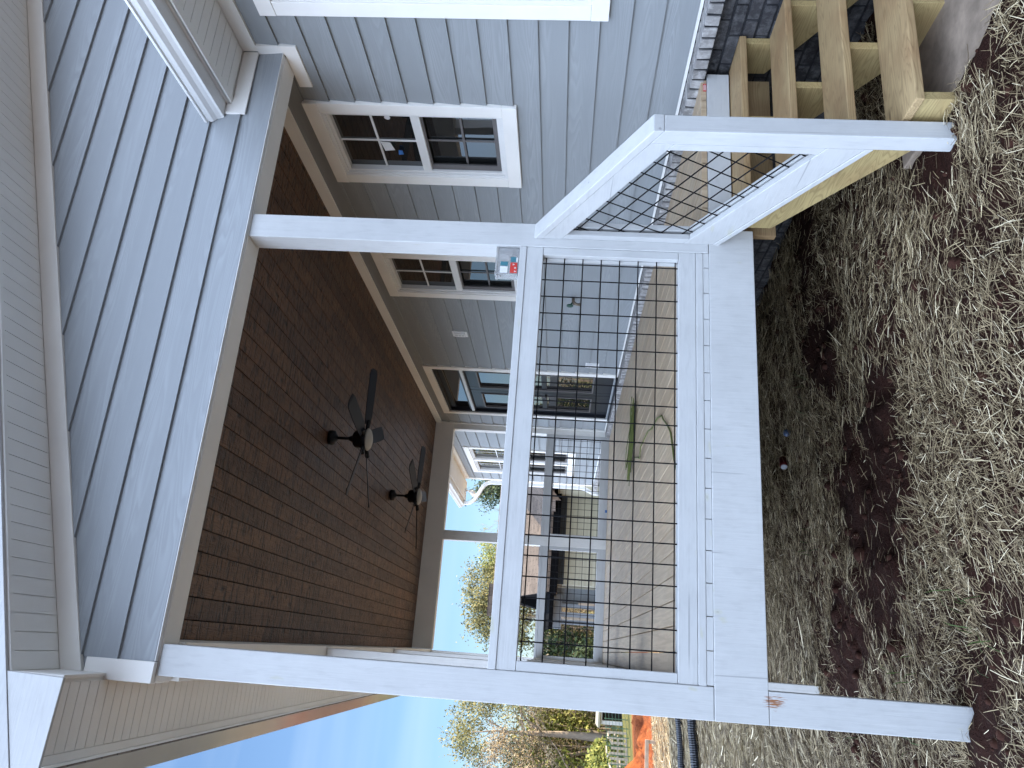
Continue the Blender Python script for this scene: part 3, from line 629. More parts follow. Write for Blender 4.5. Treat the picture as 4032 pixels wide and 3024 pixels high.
# boxed end of the left eave
mb = MB(); mb.prism([(-.455, 2.705), (-.012, 2.690), (-.003, rake(0) + .004), (-.455, rake(-.455) + .004)], 'y', -.388, -.372); mb.build('eave_end', PX, porch, bevel=.002)
mb = MB(); mb.prism([(-.371, 2.700), (-.371, rake(-.02)), (-.04, rake(-.02)), (-.04, 2.712)], 'x', -.018, -.003); mb.build('eave_end', TRY, porch, bevel=.002)
mb = MB(); y = -.37
while y < YF + .2: mb.box(-.312, -.034, y + .002, y + .0715, 2.711, 2.72); y += .0747
mb.box(-.348, -.314, -.372, YF + .2, 2.705, 2.724); mb.box(-.345, -.02, -.37, YF + .2, 2.7205, 2.726); mb.build('eave_soffit', SOFF, porch)
mb = MB(); mb.box(-.36, -.349, -.372, YF + .2, 2.69, 2.86); mb.build('eave_fascia', TRY, porch)
mb = MB(); mb.prism([(-.362, 2.662), (-.45, 2.662), (-.458, 2.70), (-.472, 2.73), (-.472, 2.80), (-.466, 2.80), (-.466, 2.735), (-.452, 2.70), (-.444, 2.668), (-.362, 2.668)], 'y', -.37, 7.62); mb.build('eave_gutter', GUTG, porch)
mb = MB(); mb.prism([(-.47, rake(-.47) + .205), (6.4, rake(6.4) + .205), (6.4, rake(6.4) + .26), (-.47, rake(-.47) + .26)], 'y', -.41, YF + .25); mb.build('roof', SHING, porch)

def railing(axis, c, u0, u1, zt=.976, mat=None, mesh=True, off=0):
    """rail panel along axis between posts; c = front plane coordinate, depth goes +"""
    m = mat or (PX if axis == 'x' else PY)
    def bx(mb, a, b, d0, d1, z0, z1): (mb.box(a, b, c + d0, c + d1, z0, z1) if axis == 'x' else mb.box(c + d0, c + d1, a, b, z0, z1))
    mb = MB(); bx(mb, u0 + .001, u1 - .001, .001, .092, .0, .037); bx(mb, u0 + .001, u1 - .001, .004, .040, .0385, .1265); bx(mb, u0 + .001, u1 - .001, .052, .088, .0385, .1265)
    bx(mb, u0 + .001, u1 - .001, .004, .040, .8485, .9375); bx(mb, u0 + .001, u1 - .001, .052, .088, .8485, .9375); bx(mb, u0 + .001, u1 - .001, -.001, .096, .9385, .976)
    rl = mb.build('railing', m, porch, bevel=.003)
    for a, b in ((u0 + .001, u0 + .045), (u1 - .045, u1 - .001)):
        for q0, q1 in ((.005, .041), (.052, .087)): mb = MB(); bx(mb, a, b, q0, q1, .1275, .8475); mb.build('stile', PZ, rl, bevel=.003)
    if mesh:
        mb = MB(); zz = .139; u = u1 - .075
        P = (lambda u, z, d: (u, c + d, z)) if axis == 'x' else (lambda u, z, d: (c + d, u, z))
        while zz < .86: mb.bar(P(u0 + .01, zz, .0455), P(u1 - .01, zz, .0455), .0033, 6); zz += .0988
        while u > u0 + .02: mb.bar(P(u, .06, .0495), P(u, .90, .0495), .0033, 6); u -= .0975
        mb.build('wire_mesh', BLACKM, rl)
    return rl
railing('x', 0, .14, 2.295); railing('x', YF, .138, 1.722, mat=PX); railing('x', YF, 1.860, 3.447, mat=PX)
for a, b in ((.14, 2.60), (2.74, 5.25), (5.39, YF)): railing('y', .03, a, b)
# red label left on the stair side edge of the deck
RED = m_plain('label_red', (.55, .04, .03), .5, .4)
mb = MB(); mb.box(3.354, 3.407, .0085, .0105, -.031, -.012); mb.build('board_tag', RED, porch); mb = MB()
for k in range(4): mb.box(3.360, 3.401 - .006 * (k % 2), .0075, .0084, -.029 + .0042 * k, -.027 + .0042 * k)
mb.build('board_tag', PLAST, porch)

# ------------------------------------------------------------------ stairs
st = thing('porch_stairs', 'yellow pine porch steps with white handrail and diagonal wire mesh', 'stairs', (2.9, -.5, -.85))
TR = [(-.255 - .2663 * k, -.165 * (k + 1)) for k in range(4)]
for yf, zt in TR: MB().box(2.440, 3.512, yf, yf + .286, zt - .037, zt).build('tread', PINEX, st, bevel=.006)
for x in (2.457, 2.958, 3.478):
    pts = [(-.001, -.19), (-.001, -.36), (-.775, -.842), (-1.035, -.842)]
    for k in (3, 2, 1, 0):
        yf, zt = TR[k]; ff = yf + .022; pts.append((ff, zt - .0375)); pts.append((ff + .2663 if k else -.001, zt - .0375))
        # (rise cut continues up to the next bearing)
    pts[-1] = (-.001, TR[0][1] - .0375); pts = [p for i, p in enumerate(pts) if i != 0]
    MB().prism(pts, 'x', x, x + .038).build('stringer', PINEY, st, bevel=.002)
X0, X1 = 2.342, 2.431; yn0, yn1 = -.935, -.846; sl_ = .568
cap = lambda y: .903 + sl_ * y
MB().add([(X0 + .002, yn0 + .001, -1.05), (X1 - .002, yn0 + .001, -1.05), (X1 - .002, yn1, -1.05), (X0 + .002, yn1, -1.05), (X0 + .002, yn0 + .001, cap(yn0) - .047), (X1 - .002, yn0 + .001, cap(yn0) - .047), (X1 - .002, yn1, cap(yn1) - .047), (X0 + .002, yn1, cap(yn1) - .047)],
         [(0, 3, 2, 1), (4, 5, 6, 7), (0, 1, 5, 4), (1, 2, 6, 5), (2, 3, 7, 6), (3, 0, 4, 7)]).build('newel_post', PZ, st, bevel=.004)
MB().prism([(-.001, cap(0)), (-.001, cap(0) - .0455), (yn0, cap(yn0) - .0455), (yn0, cap(yn0))], 'x', X0, X1).build('handrail', PY, st, bevel=.004)
for xa, xb in ((X0 + .003, X0 + .037), (X0 + .052, X1 - .003)):
    MB().prism([(-.001, cap(0) - .0465), (-.001, cap(0) - .150), (yn1 + .001, cap(yn1) - .150), (yn1 + .001, cap(yn1) - .0465)], 'x', xa, xb).build('top_rail', PY, st, bevel=.003)
    MB().prism([(-.001, .100), (-.001, -.050), (yn1 + .001, -.530), (yn1 + .001, -.372)], 'x', xa, xb).build('bottom_rail', PY, st, bevel=.003)
    MB().prism([(-.002, cap(0) - .152), (-.002, .103), (-.046, .078), (-.046, cap(-.046) - .152)], 'x', xa + .001, xb - .001).build('stile', PZ, st, bevel=.003)
    MB().prism([(yn1 + .002, cap(yn1) - .152), (yn1 + .002, -.371), (yn1 + .046, -.347), (yn1 + .046, cap(yn1 + .046) - .152)], 'x', xa + .001, xb - .001).build('stile', PZ, st, bevel=.003)
MB().prism([(-.001, -.052), (-.001, -.085), (yn1 + .001, -.565), (yn1 + .001, -.532)], 'x', X0 + .001, X1 - .001).build('bottom_rail', PY, st, bevel=.003)
mb = MB(); dv = Vector((0, -1, -sl_)).normalized(); nv = Vector((0, -sl_, 1)).normalized(); o0 = Vector((0, -.01, .115)); xm_ = X0 + .0445
def clip_line(p, d):   # keep the wire inside the framed opening
    t0, t1 = -3, 3
    def cut(n, c):
        nonlocal t0, t1
        a = n.dot(d); b = c - n.dot(p)
        if abs(a) < 1e-6:
            if b < 0: t1 = t0 - 1
            return
        if a > 0: t1 = min(t1, b / a)
        else: t0 = max(t0, b / a)
    cut(Vector((0, 1, 0)), -.012); cut(Vector((0, -1, 0)), .838); cut(Vector((0, -sl_, 1)), .80); cut(Vector((0, sl_, -1)), -.06)
    return (p + d * t0, p + d * t1) if t1 - t0 > .03 else None
for k in range(-14, 16):
    for p, d, dx in ((o0 + nv * (.012 + .0975 * k), dv, -.0022), (o0 + dv * (.06 + .0975 * k), nv, .0022)):
        q = clip_line(p, d)
        if q: mb.bar(Vector((xm_ + dx, *q[0][1:])), Vector((xm_ + dx, *q[1][1:])), .0033, 6)
mb.build('wire_mesh', BLACKM, st)

# ------------------------------------------------------------------ ceiling fans
def fan(loc, rot, label):
    f = thing('ceiling_fan', label, 'ceiling fan', loc, 'ceiling fans under the porch ceiling')
    MB().lathe(loc, [(.0, .0), (.062, -.002), (.066, -.025), (.060, -.05), (.035, -.058), (.02, -.075), (.0, -.076)][::-1], 24).build('canopy', FANB, f, smooth=True)
    MB().lathe(loc, [(.013, -.21), (.013, -.06)], 12).build('downrod', FANB, f, smooth=True)
    MB().lathe(loc, [(0, -.345), (.085, -.343), (.09, -.335), (.09, -.295), (.075, -.285), (.075, -.235), (.06, -.22), (.03, -.21), (.02, -.18), (0, -.18)], 28).build('motor_housing', FANB, f, smooth=True)
    MB().lathe(loc, [(0, -.378), (.05, -.374), (.082, -.362), (.097, -.346), (.097, -.338), (0, -.338)], 28).build('light_cover', DISC, f, smooth=True)
    for k in range(5):
        a = R(rot + 72 * k); ca, sa = math.cos(a), math.sin(a); mb = MB(); vs = []; prof = [(.13, .045), (.22, .058), (.40, .064), (.58, .062), (.62, .055), (.645, .035)]
        for r, w in prof:
            tw = R(14)
            for s, dz in ((-1, 0), (1, 0), (1, .006), (-1, .006)):
                lx, ly, lz = r, s * w * math.cos(tw), s * w * math.sin(tw) * -1 - .325 + dz
                if r > .64: ly += .02
                vs.append((loc[0] + lx * ca - ly * sa, loc[1] + lx * sa + ly * ca, loc[2] + lz))
        n = len(prof); fs = [(0, 1, 2, 3), tuple(4 * (n - 1) + i for i in (3, 2, 1, 0))] + [(4 * i + j, 4 * i + 4 + j, 4 * i + 4 + (j + 1) % 4, 4 * i + (j + 1) % 4) for i in range(n - 1) for j in range(4)]
        mb.add(vs, fs); bl = mb.build('blade', FANBL, f)
        br = MB(); p0 = (loc[0] + .07 * ca, loc[1] + .07 * sa, loc[2] - .322); p1 = (loc[0] + .17 * ca, loc[1] + .17 * sa, loc[2] - .331); br.bar(p0, p1, .016, 8, .02); br.build('blade_bracket', FANB, bl)
fan((1.86, 2.71, 2.731), -3, 'nearer black five blade ceiling fan hanging from dark plank ceiling')
fan((1.867, 5.34, 2.731), 7, 'farther black five blade ceiling fan near the far beam')

# ------------------------------------------------------------------ small things on the wall, rail and deck
def outlet(y0, y1, z0, z1, label):
    f = thing('outlet_box', label, 'outlet box', (XW - .01, (y0 + y1) / 2, z0), 'white electrical boxes on the porch wall')
    MB().box(XW - .022, XW - .0, y0, y1, z0, z1).build('cover_plate', PLAST, f, bevel=.004)
    c = (y0 + y1) / 2; mb = MB(); mb.box(XW - .036, XW - .022, y0 + .025, y1 - .025, z0 + .025, z1 - .025); fr = mb.build('cover_frame', PLAST, f, bevel=.004)
    mb = MB()
    for k in (-1, 0, 1): mb.box(XW - .042, XW - .036, c - .018, c + .018, (z0 + z1) / 2 + k * .036 - .014, (z0 + z1) / 2 + k * .036 + .014)
    mb.build('switch', m_plain('switch_plastic', (.55, .55, .53), .4, .4), f, bevel=.003)
outlet(4.19, 4.335, 1.838, 2.008, 'white switch box high on the grey wall between window and door')
outlet(4.985, 5.13, .318, .485, 'white outlet box low on the grey wall beside the door')
fa = thing('hose_faucet', 'small metal hose faucet with green handle on the wall', 'faucet', (XW, 3.21, .67))
BRASS = m_plain('faucet_metal', (.20, .16, .12), .4, .5, .7)
MB().tube([(XW, 3.21, .672), (XW - .05, 3.21, .672), (XW - .075, 3.21, .66), (XW - .085, 3.21, .63), (XW - .085, 3.21, .605)], [.014, .016, .018, .014, .013], 10).lathe((XW - .004, 3.21, .672), [(.026, -.004), (.026, .002)], 14, 'x').lathe((XW - .085, 3.21, .60), [(.017, -.004), (.017, .016)], 12).build('spout', BRASS, fa, smooth=True)
MB().bar((XW - .06, 3.21, .675), (XW - .095, 3.21, .70), .007, 8).lathe((XW - .10, 3.21, .703), [(.012, -.008), (.032, -.006), (.032, .004), (.012, .008)], 12, 'x').build('handle', m_plain('green_handle', (.01, .06, .04), .4, .4), fa)
# clear plastic screw box on the rail
bx = thing('plastic_box', 'clear plastic screw box with red and white label on the rail', 'box', (2.21, .05, .976))
tt = NT('clear_plastic'); tt.color((.78, .78, .77)); CLEAR = tt.set(.18, .5, 0, **{'Transmission Weight': .75, 'IOR': 1.25})
mb = MB(); o = (2.135, 2.29, .02, .088); zb, zt = .978, 1.092; th = .0025
mb.box(o[0], o[1], o[2], o[3], zb, zb + th); mb.box(o[0], o[0] + th, o[2], o[3], zb, zt); mb.box(o[1] - th, o[1], o[2], o[3], zb, zt); mb.box(o[0], o[1], o[2] - th, o[2], zb, zt); mb.box(o[0], o[1], o[3], o[3] + th, zb, zt); mb.build('tub', CLEAR, bx)
mb = MB(); mb.box(o[0] - .004, o[1] + .004, o[2] - .006, o[3] + .006, zt, zt + .012); mb.box(o[0] - .008, o[0] - .003, .035, .07, zt - .02, zt + .008); mb.build('lid', CLEAR, bx, bevel=.002)
mb = MB(); rg = random.Random(4)
for _ in range(170):
    p = Vector((rg.uniform(o[0] + .02, o[1] - .02), rg.uniform(.03, .08), rg.uniform(zb + .008, zb + .045))); q = p + Vector((rg.gauss(0, .02), rg.gauss(0, .008), rg.gauss(0, .006))); q.x = min(max(q.x, o[0] + .005), o[1] - .005); q.y = min(max(q.y, .024), .084); q.z = max(q.z, zb + .005); mb.bar(p, q, .0022, 5)
mb.build('screws', m_plain('screw_coat', (.16, .15, .12), .5, .5, .6), bx)
mb = MB(); mb.box(2.138, 2.20, .0155, .0168, .985, 1.022); mb.build('label', RED, bx)
mb = MB(); mb.box(2.138, 2.176, .0155, .0168, 1.036, 1.076); mb.box(2.205, 2.232, .0155, .0168, .984, .992)
for (x, z, w, h) in ((2.146, .989, .004, .010), (2.143, .9965, .010, .003), (2.165, .991, .003, .009), (2.170, .991, .003, .009), (2.167, .9905, .005, .002), (2.167, .9985, .005, .002), (2.184, 1.006, .010, .003), (2.187, .999, .004, .008)): mb.box(x, x + w, .0145, .0154, z, z + h)
mb.build('label', PLAST, bx)
mb = MB(); mb.box(2.180, 2.205, .0155, .0168, 1.036, 1.076); mb.box(2.205, 2.235, .0155, .0168, .994, 1.022); mb.build('label', m_plain('label_teal', (.05, .18, .22), .5, .4), bx)
# bundle of green twine with a loose end on the deck
tw = thing('twine_bundle', 'bundle of green twine with a loose end lying on deck boards', 'twine', (2.1, 3.2, 0))
tt = NT('green_twine'); tt.color(tt.mix(tt.island(), (.045, .062, .014), (.15, .17, .045))); TW = tt.set(.6, .3)
mb = MB(); rg = random.Random(12); A, B = Vector((2.62, 3.50, 0)), Vector((1.93, 3.98, 0)); pr = (B - A).normalized().cross(Vector((0, 0, 1)))
for k in range(30):
    off = rg.gauss(0, .085); pts = []; h = abs(rg.gauss(.022, .013)) + .006; t0 = rg.uniform(-.02, .12); t1 = rg.uniform(.85, 1.04); wv = rg.uniform(-.02, .02)
    for i in range(9):
        t = t0 + (t1 - t0) * i / 8; p = A.lerp(B, t) + pr * (off * (.55 + .45 * math.sin(t * 3.1)) + wv * math.sin(t * 9 + k)); p.z = max(.006, h * (1 + .2 * math.sin(t * 7 + k))); pts.append(p)
    mb.tube(pts, .0038, 5)
mb.build('strands', TW, tw)
mb = MB(); mb.tube([(2.05, 3.55, .012), (1.96, 3.2, .008), (1.90, 2.98, .02), (1.93, 2.7, .04), (1.99, 2.42, .012), (1.95, 2.2, .006), (1.93, 1.85, .007), (1.86, 1.55, .012), (1.80, 1.46, .01), (1.72, 1.30, .007), (1.62, 1.14, .006), (1.5, 1.05, .006), (1.40, .98, .006), (1.25, .80, .006)], .0055, 6)
mb.build('loose_strand', TW, tw)
tp = MB(); tp.box(2.27, 2.31, YF - .002, YF + .0005, .002, .03); tp.build('tape_scrap', TAPE, None, label='scrap of blue tape stuck low on the far rail', category='tape')
# litter on the ground below
zc = float(height(np.array(1.86), np.array(2.82)))
can = thing('soda_can', 'dark red soda can with silver top lying in the straw', 'can', (1.86, 2.82, zc))
q0 = Vector((1.95, 2.90, zc + .045)); dd = Vector((-.75, -.62, .08)).normalized()
MB().tube([q0, q0 + dd * .012, q0 + dd * .105, q0 + dd * .118], [.024, .033, .033, .027], 18).build('can_body', m_plain('can_red', (.10, .012, .012), .3, .5, .3), can, smooth=True)
MB().tube([q0 + dd * .1185, q0 + dd * .122], [.027, .025], 18).build('can_top', m_plain('can_silver', (.22, .22, .23), .4, .4, .6), can)
zc = float(height(np.array(2.13), np.array(2.72)))
cp = MB(); cp.lathe((2.13, 2.72, zc + .035), [(.0, -.03), (.024, -.024), (.034, 0), (.024, .024), (0, .03)], 18); cp.build('blue_ball', m_plain('ball_blue', (.03, .06, .13), .35, .5), None, smooth=True, label='small blue ball half hidden in straw behind the can', category='ball', loc=(2.13, 2.72, zc))
fl = thing('flood_light', 'twin head flood light under the far eave corner', 'lamp', (3.34, 12.35, 2.742))
MB().lathe((3.34, 12.35, 2.742), [(.05, -.025), (.05, 0)], 16).build('mount', PLAST, fl)
for s in (-1, 1): MB().tube([(3.34, 12.35, 2.72), (3.32, 12.35 + s * .05, 2.66), (3.31, 12.35 + s * .08, 2.63)], .012, 8).tube([(3.31, 12.35 + s * .08, 2.64), (3.29, 12.35 + s * .11, 2.60), (3.26, 12.35 + s * .14, 2.55)], [.02, .04, .055], 14).build('lamp_head', SOFF, fl, smooth=True)

# ------------------------------------------------------------------ yard beyond
def pipe(y, x0, x1, r, label):
    mb = MB(); pts = []; rs = []; n = int((x1 - x0) / .016)
    for i in range(n):
        x = x0 + (x1 - x0) * i / n; yy = y + .10 * math.sin(x * .9 + y) ; z = float(height(np.array(x), np.array(yy))) + r * .9
        pts.append((x, yy, z)); rs.append(r * (1.0 if i % 2 else .86))
    mb.tube(pts, rs, 10); return mb.build('drain_pipe', m_plain('black_pipe', (.008, .010, .016), .35, .5), None, loc=(x0, y, pts[0][2]), label=label, category='pipe', group='corrugated drain pipes on the straw')
pipe(8.6, -7, 1.2, .075, 'nearer black corrugated drain pipe lying across the straw'); pipe(10.2, -8, 1.2, .06, 'farther black corrugated drain pipe lying across the straw')
def H(x, y): return float(height(np.array(float(x)), np.array(float(y))))
# red dirt mound
def mound_h(X, Y):
    d = np.exp(-((Y - 17.0) / .8) ** 2) * (np.clip((-X - .5) / 1.9, 0, 1) ** .9) * .62 * (1 + .6 * np.clip((-X - 1.8) / 2, 0, 1)); d = d * np.clip((X + 11) / 2, 0, 1)
    return hbase(X, Y) + d * (.15 + 1.75 * fbm(X * 1.7, Y * 1.7, 4, 77)) + (fbm(X * 5, Y * 5, 3, 55) - .5) * .22 * (d > .03) - .03
t = NT('red_clay_mound'); n = t.noise(3.5, 6, .7); t.color(t.mix(t.ramp(n, [(.3, 0), (.7, 1)]), (.40, .12, .04), (.15, .038, .016))); t.bump(t.noise(5, 6, .75), 1.0, .12); MND = t.set(.95, .1)
grid_mesh('dirt_mound', np.arange(-11, .5, .07), np.arange(14.8, 20.0, .07), mound_h, MND, kind='structure')
# low lumber barrier in front of the mound
lr = thing('lumber_barrier', 'low frame of weathered boards standing in front of red dirt', 'barrier', (-3, 14.9, H(-3, 14.9)))
GREYW = m_plain('weathered_board', (.40, .31, .23), .8, .2, var=.2)
mb = MB(); z = H(-3, 14.9); mb.box(-6.5, -1.42, 14.86, 14.90, z + .27, z + .35); mb.build('top_board', GREYW, lr, bevel=.003)
mb = MB(); mb.box(-6.5, -1.42, 14.86, 14.90, z + .06, z + .13); mb.build('bottom_board', GREYW, lr, bevel=.003)
for x in (-1.5, -2.25, -2.95, -3.9, -5.0): MB().box(x, x + .075, 14.901, 14.94, z - .05, z + .345).build('upright', GREYW, lr)
# picket and wire fences far left
PALE = m_plain('pale_wood', (.40, .33, .25), .8, .2, var=.15)
fe = thing('picket_fence', 'pale sunlit picket fence beyond the red dirt', 'fence', (-3.6, 34, H(-3.6, 34)))
mb = MB(); rg = random.Random(2)
for k in range(22):
    x = -3.0 - k * .21; z = H(x, 34); mb.box(x, x + .10, 34, 34.03, z - .05, z + rg.uniform(.72, .86))
mb.build('picket', PALE, fe); MB().box(-7.9, -3.2, 34.031, 34.07, H(-5, 34) + .5, H(-5, 34) + .58).box(-7.9, -3.2, 34.031, 34.07, H(-5, 34) + .12, H(-5, 34) + .2).build('rail', PALE, fe)
fe = thing('wire_fence', 'thin wire fence with slim posts on the green slope', 'fence', (-2.4, 32, H(-2.4, 32)))
mb = MB(); GWIRE = m_plain('fence_wire', (.06, .12, .07), .5, .4)
for k in range(9):
    x = -1.2 - k * .35; z = H(x, 32); mb.bar((x, 32, z), (x, 32, z + 1.0), .018, 6)
mb.build('fence_post', GWIRE, fe); mb = MB()
for k in range(7): mb.bar((-1.0, 32, H(-1, 32) + .1 + k * .14), (-4.2, 32, H(-4.2, 32) + .1 + k * .14), .008, 5)
mb.build('wire', GWIRE, fe)
sh = thing('open_shed', 'small open white framed shed with a dark inside among the trees', 'shed', (-2.6, 38, H(-2.6, 38)))
z = H(-2.6, 38); WHT = m_plain('shed_white', (.50, .48, .44), .6, .3)
MB().box(-2.95, -2.78, 38, 38.12, z - .1, z + .98).box(-1.2, -1.05, 38, 38.12, z - .1, z + .98).box(-2.95, -1.05, 37.99, 38.10, z + .981, z + 1.10).build('frame', WHT, sh)
MB().box(-2.77, -1.2, 38.3, 40, z - .1, z + .97).build('interior', DARK, sh); MB().prism([(-3.1, z + 1.101), (-.95, z + 1.101), (-.95, z + 1.15), (-3.1, z + 1.20)], 'y', 37.8, 40.2).build('roof', m_plain('shed_roof', (.3, .27, .2), .8), sh)
pl = MB(); rg = random.Random(6)
for k in range(15):
    x = -3.2 - rg.uniform(0, 2.4); z = H(x, 36.5) + rg.uniform(.2, .9); pl.bar((x, 36.5, z), (x + rg.uniform(-.35, .35), 36.8, z + rg.uniform(-.1, .1)), .04, 6)
pl.build('lumber_pile', PALE, None, loc=(-4.4, 36.5, H(-4.4, 36.5)), label='jumbled pile of pale lumber and poles behind the picket fence', category='lumber pile')

# neighbour house
nb = thing('neighbor_house', 'tan sided house with brown shingle roof seen through the porch', 'house', (5, 19, -1.9))
TAN = m_siding('neighbor_siding', 'x', .16, -2.0, (.35, .345, .255)); NROOF = m_shingle('neighbor_shingles', (.135, .105, .082)); FASC_SHADE = m_plain('dark_fascia_shade', (.004, .004, .0045), .9, .05); NGREY = m_plain('neighbor_grey', (.20, .23, .25), .7, .3)  # near-black fascia colour also holds the deep shade of the soffits
mb = MB(); mb.box(1.97, 16, 17.5, 26, -2.4, .72)
for k in range(16):
    z = -2.0 + .165 * k; mb.add([(1.965, 17.495 - .014, z), (16, 17.495 - .014, z), (16, 17.497, z + .165), (1.965, 17.497, z + .165), (1.965, 17.497, z), (16, 17.497, z)], [(0, 1, 2, 3), (0, 4, 5, 1)])
mb.build('wall', TAN, nb)
mb = MB(); mb.box(1.70, 12, 16.95, 17.02, .70, .95); mb.box(1.70, 12, 17.02, 17.49, .72, .74); mb.build('eave', FASC_SHADE, nb)
MB().box(1.96, 16, 17.46, 17.479, .54, .718).build('eave_shade_strip', m_plain('eave_shade_paint', (.035, .045, .055), .7, .2), nb)  # dark strip painted on the wall for the shade under the eave
mb = MB(); mb.prism([(16.93, .955), (22.0, 2.78), (27.2, .955), (27.2, .90), (22.0, 2.70), (16.93, .90)], 'x', 1.70, 16); mb.box(1.2, 2.2, 22.0, 22.3, 2.75, 2.92); mb.build('roof', NROOF, nb)
mb = MB(); mb.prism([(17.0, .72), (22, 2.68), (26.5, .72)], 'x', 1.72, 1.96); mb.prism([(1.74, 1.22), (1.74, 1.76), (1.55, 1.78), (1.42, 1.22)], 'y', 20.0, 21.0); mb.build('gable_overhang_shade', FASC_SHADE, nb)  # second prism: upright black panel painted in for the shaded rake soffit
mb = MB(); mb.prism([(3.80, .95), (6.4, 3.2), (9.0, .95), (9.0, .85), (6.4, 3.1), (3.80, .85)], 'y', 15.3, 21); mb.build('wing_roof', NROOF, nb)
mb = MB(); mb.prism([(3.80, .94), (6.4, 3.19), (6.4, 2.98), (3.80, .72)], 'y', 15.27, 15.299); mb.build('rake_board', m_plain('rake_brown', (.16, .12, .09), .7), nb)
mb = MB(); mb.box(4.3, 8.6, 15.6, 17.4, -2.4, .80); mb.build('wing_wall', TAN, nb)
mb = MB(); mb.bar((3.02, 17.75, 1.22), (3.02, 17.75, 1.62), .055, 12); mb.build('vent_pipe', WHT, nb)
mb = MB()
for x, w in ((1.42, .10), (1.18, .12), (.98, .12)): mb.box(x, x + w, 18.3, 18.42, -2.3, .55)
mb.box(.85, 1.75, 18.29, 18.43, .551, .78); mb.build('porch_post', NGREY, nb)
MB().box(1.50, 1.56, 18.2, 18.24, -1.0, .1).build('leaning_board', PALE, nb)
mb = MB()
for k in range(11): mb.box(.85 + .1 * k, .89 + .1 * k, 18.25, 18.28, -2.3, -1.55)
mb.box(.82, 1.95, 18.24, 18.29, -1.549, -1.48); mb.box(1.5, 1.95, 18.5, 18.6, -2.4, .7); mb.build('porch_rail', NGREY, nb)
mb = MB(); mb.prism([(17.6, .78), (18.9, 1.12), (18.9, 1.22), (17.6, .88)], 'x', .8, 1.7); mb.build('porch_roof', FASC_SHADE, nb)

# ------------------------------------------------------------------ trees
def m_leaf(name, a, b, c):
    t = NT(name); t.color(t.ramp(t.island(), [(0, a), (.55, b), (1, c)])); return t.set(.7, .2)
LF_OL = m_leaf('leaf_olive', (.062, .064, .024), (.145, .138, .05), (.28, .24, .095)); LF_DK = m_leaf('leaf_dark', (.015, .028, .012), (.032, .05, .02), (.07, .09, .03)); LF_BR = m_leaf('leaf_brown', (.12, .08, .045), (.24, .175, .10), (.40, .32, .19)); LF_YG = m_leaf('leaf_yellow_green', (.09, .11, .02), (.18, .19, .04), (.30, .29, .08))
t = NT('bark'); n = t.noise(1, 5, .7, t.mapping((18, 18, 3))); t.color(t.mix(n, (.16, .12, .09), (.42, .35, .27))); t.bump(n, .6, .02); BARK = t.set(.9, .1)
def grow(rg, mb, tips, p, d, L, r, depth, spread=.6, up=.15):
    n = 4; pts = [p]; rs = [r]; q = Vector(p); dd = Vector(d)
    for i in range(n):
        dd = (dd + Vector((rg.gauss(0, .13), rg.gauss(0, .13), rg.gauss(0, .08) + up * .25))).normalized(); q = q + dd * L / n; pts.append(q.copy()); rs.append(max(.006, r * (1 - .55 * (i + 1) / n)))
    mb.tube(pts, rs, 6 if r > .04 else 4, cap=False)
    if depth <= 1: tips.append((pts[-1], depth)); tips.append((pts[-2], depth))
    if depth <= 0: return
    for k in range(rg.choice((2, 3, 3)) if depth > 1 else 3):
        base = pts[rg.randint(2, n)]; a = dd.orthogonal().normalized(); a.rotate(Matrix.Rotation(rg.uniform(0, 6.28), 3, dd)); nd = (dd + a * rg.uniform(.5, 1.2) * spread * 1.3 + Vector((0, 0, up))).normalized()
        grow(rg, mb, tips, base, nd, L * rg.uniform(.55, .8), rs[-1] * rg.uniform(.7, .95), depth - 1, spread, up)
def leaves(mb, rg, c, rad, n, size):
    for _ in range(n):
        v = Vector((rg.gauss(0, 1), rg.gauss(0, 1), rg.gauss(0, .8))) * rad * .55; p = Vector(c) + v; a = Vector((rg.gauss(0, 1), rg.gauss(0, 1), rg.gauss(0, 1))).normalized(); b = a.orthogonal().normalized(); s = size * rg.uniform(.5, 1.3); e = a.cross(b)
        mb.add([p - a * s, p + b * s * .5 - a * s * .1, p + a * s, p - b * s * .5 + a * s * .1], [(0, 1, 2, 3)])
def tree(name, label, loc, Ht, depth, seed, lm, nl=26, lsize=.14, lrad=.55, trunk=.18, spread=.6, lean=(0, 0), fork=.42, blen=1.0, group=None, cat='tree'):
    rg = random.Random(seed); o = thing(name, label, cat, loc, group); mb = MB(); tips = []
    b = Vector(loc); pts = [b + Vector((lean[0] * t * t + .06 * math.sin(5 * t), lean[1] * t * t, Ht * .78 * t)) for t in (0, .15, .3, .45, .6, .75, .9, 1)]; rs = [trunk * (1.25 - t) for t in (0, .2, .32, .45, .58, .72, .88, 1.0)]
    mb.tube(pts, rs, 8)
    for i in range(3, 8):
        for k in range(3):
            a = rg.uniform(0, 6.28); d = Vector((math.cos(a), math.sin(a), rg.uniform(.25, .9))).normalized()
            if pts[i].z - b.z > Ht * fork: grow(rg, mb, tips, pts[i], d, Ht * blen * rg.uniform(.12, .22) * (1.25 - i * .06), rs[i] * .55, depth, spread)
    grow(rg, mb, tips, pts[-1], Vector((0, 0, 1)), Ht * .16, rs[-1], depth, spread)
    mb.build('trunk', BARK, o, smooth=True)
    if lm:
        mb = MB()
        for p, dpt in tips: leaves(mb, rg, p, lrad, nl, lsize)
        mb.build('crown', lm, o)
    return o
tree('tall_tree', 'tall thin crowned tree left of the porch with pale forked trunk', (-4.35, 46, H(-4.35, 46)), 9.0, 2, 3, LF_OL, 26, .085, .55, .23, .75, fork=.4, blen=1.45)
tree('leaning_tree', 'dark trunked tree leaning behind the tall pale tree', (-5.2, 47, H(-5, 47)), 7.6, 2, 8, LF_DK, 10, .08, .5, .12, .8, lean=(-1.6, 0), fork=.5, blen=1.2)
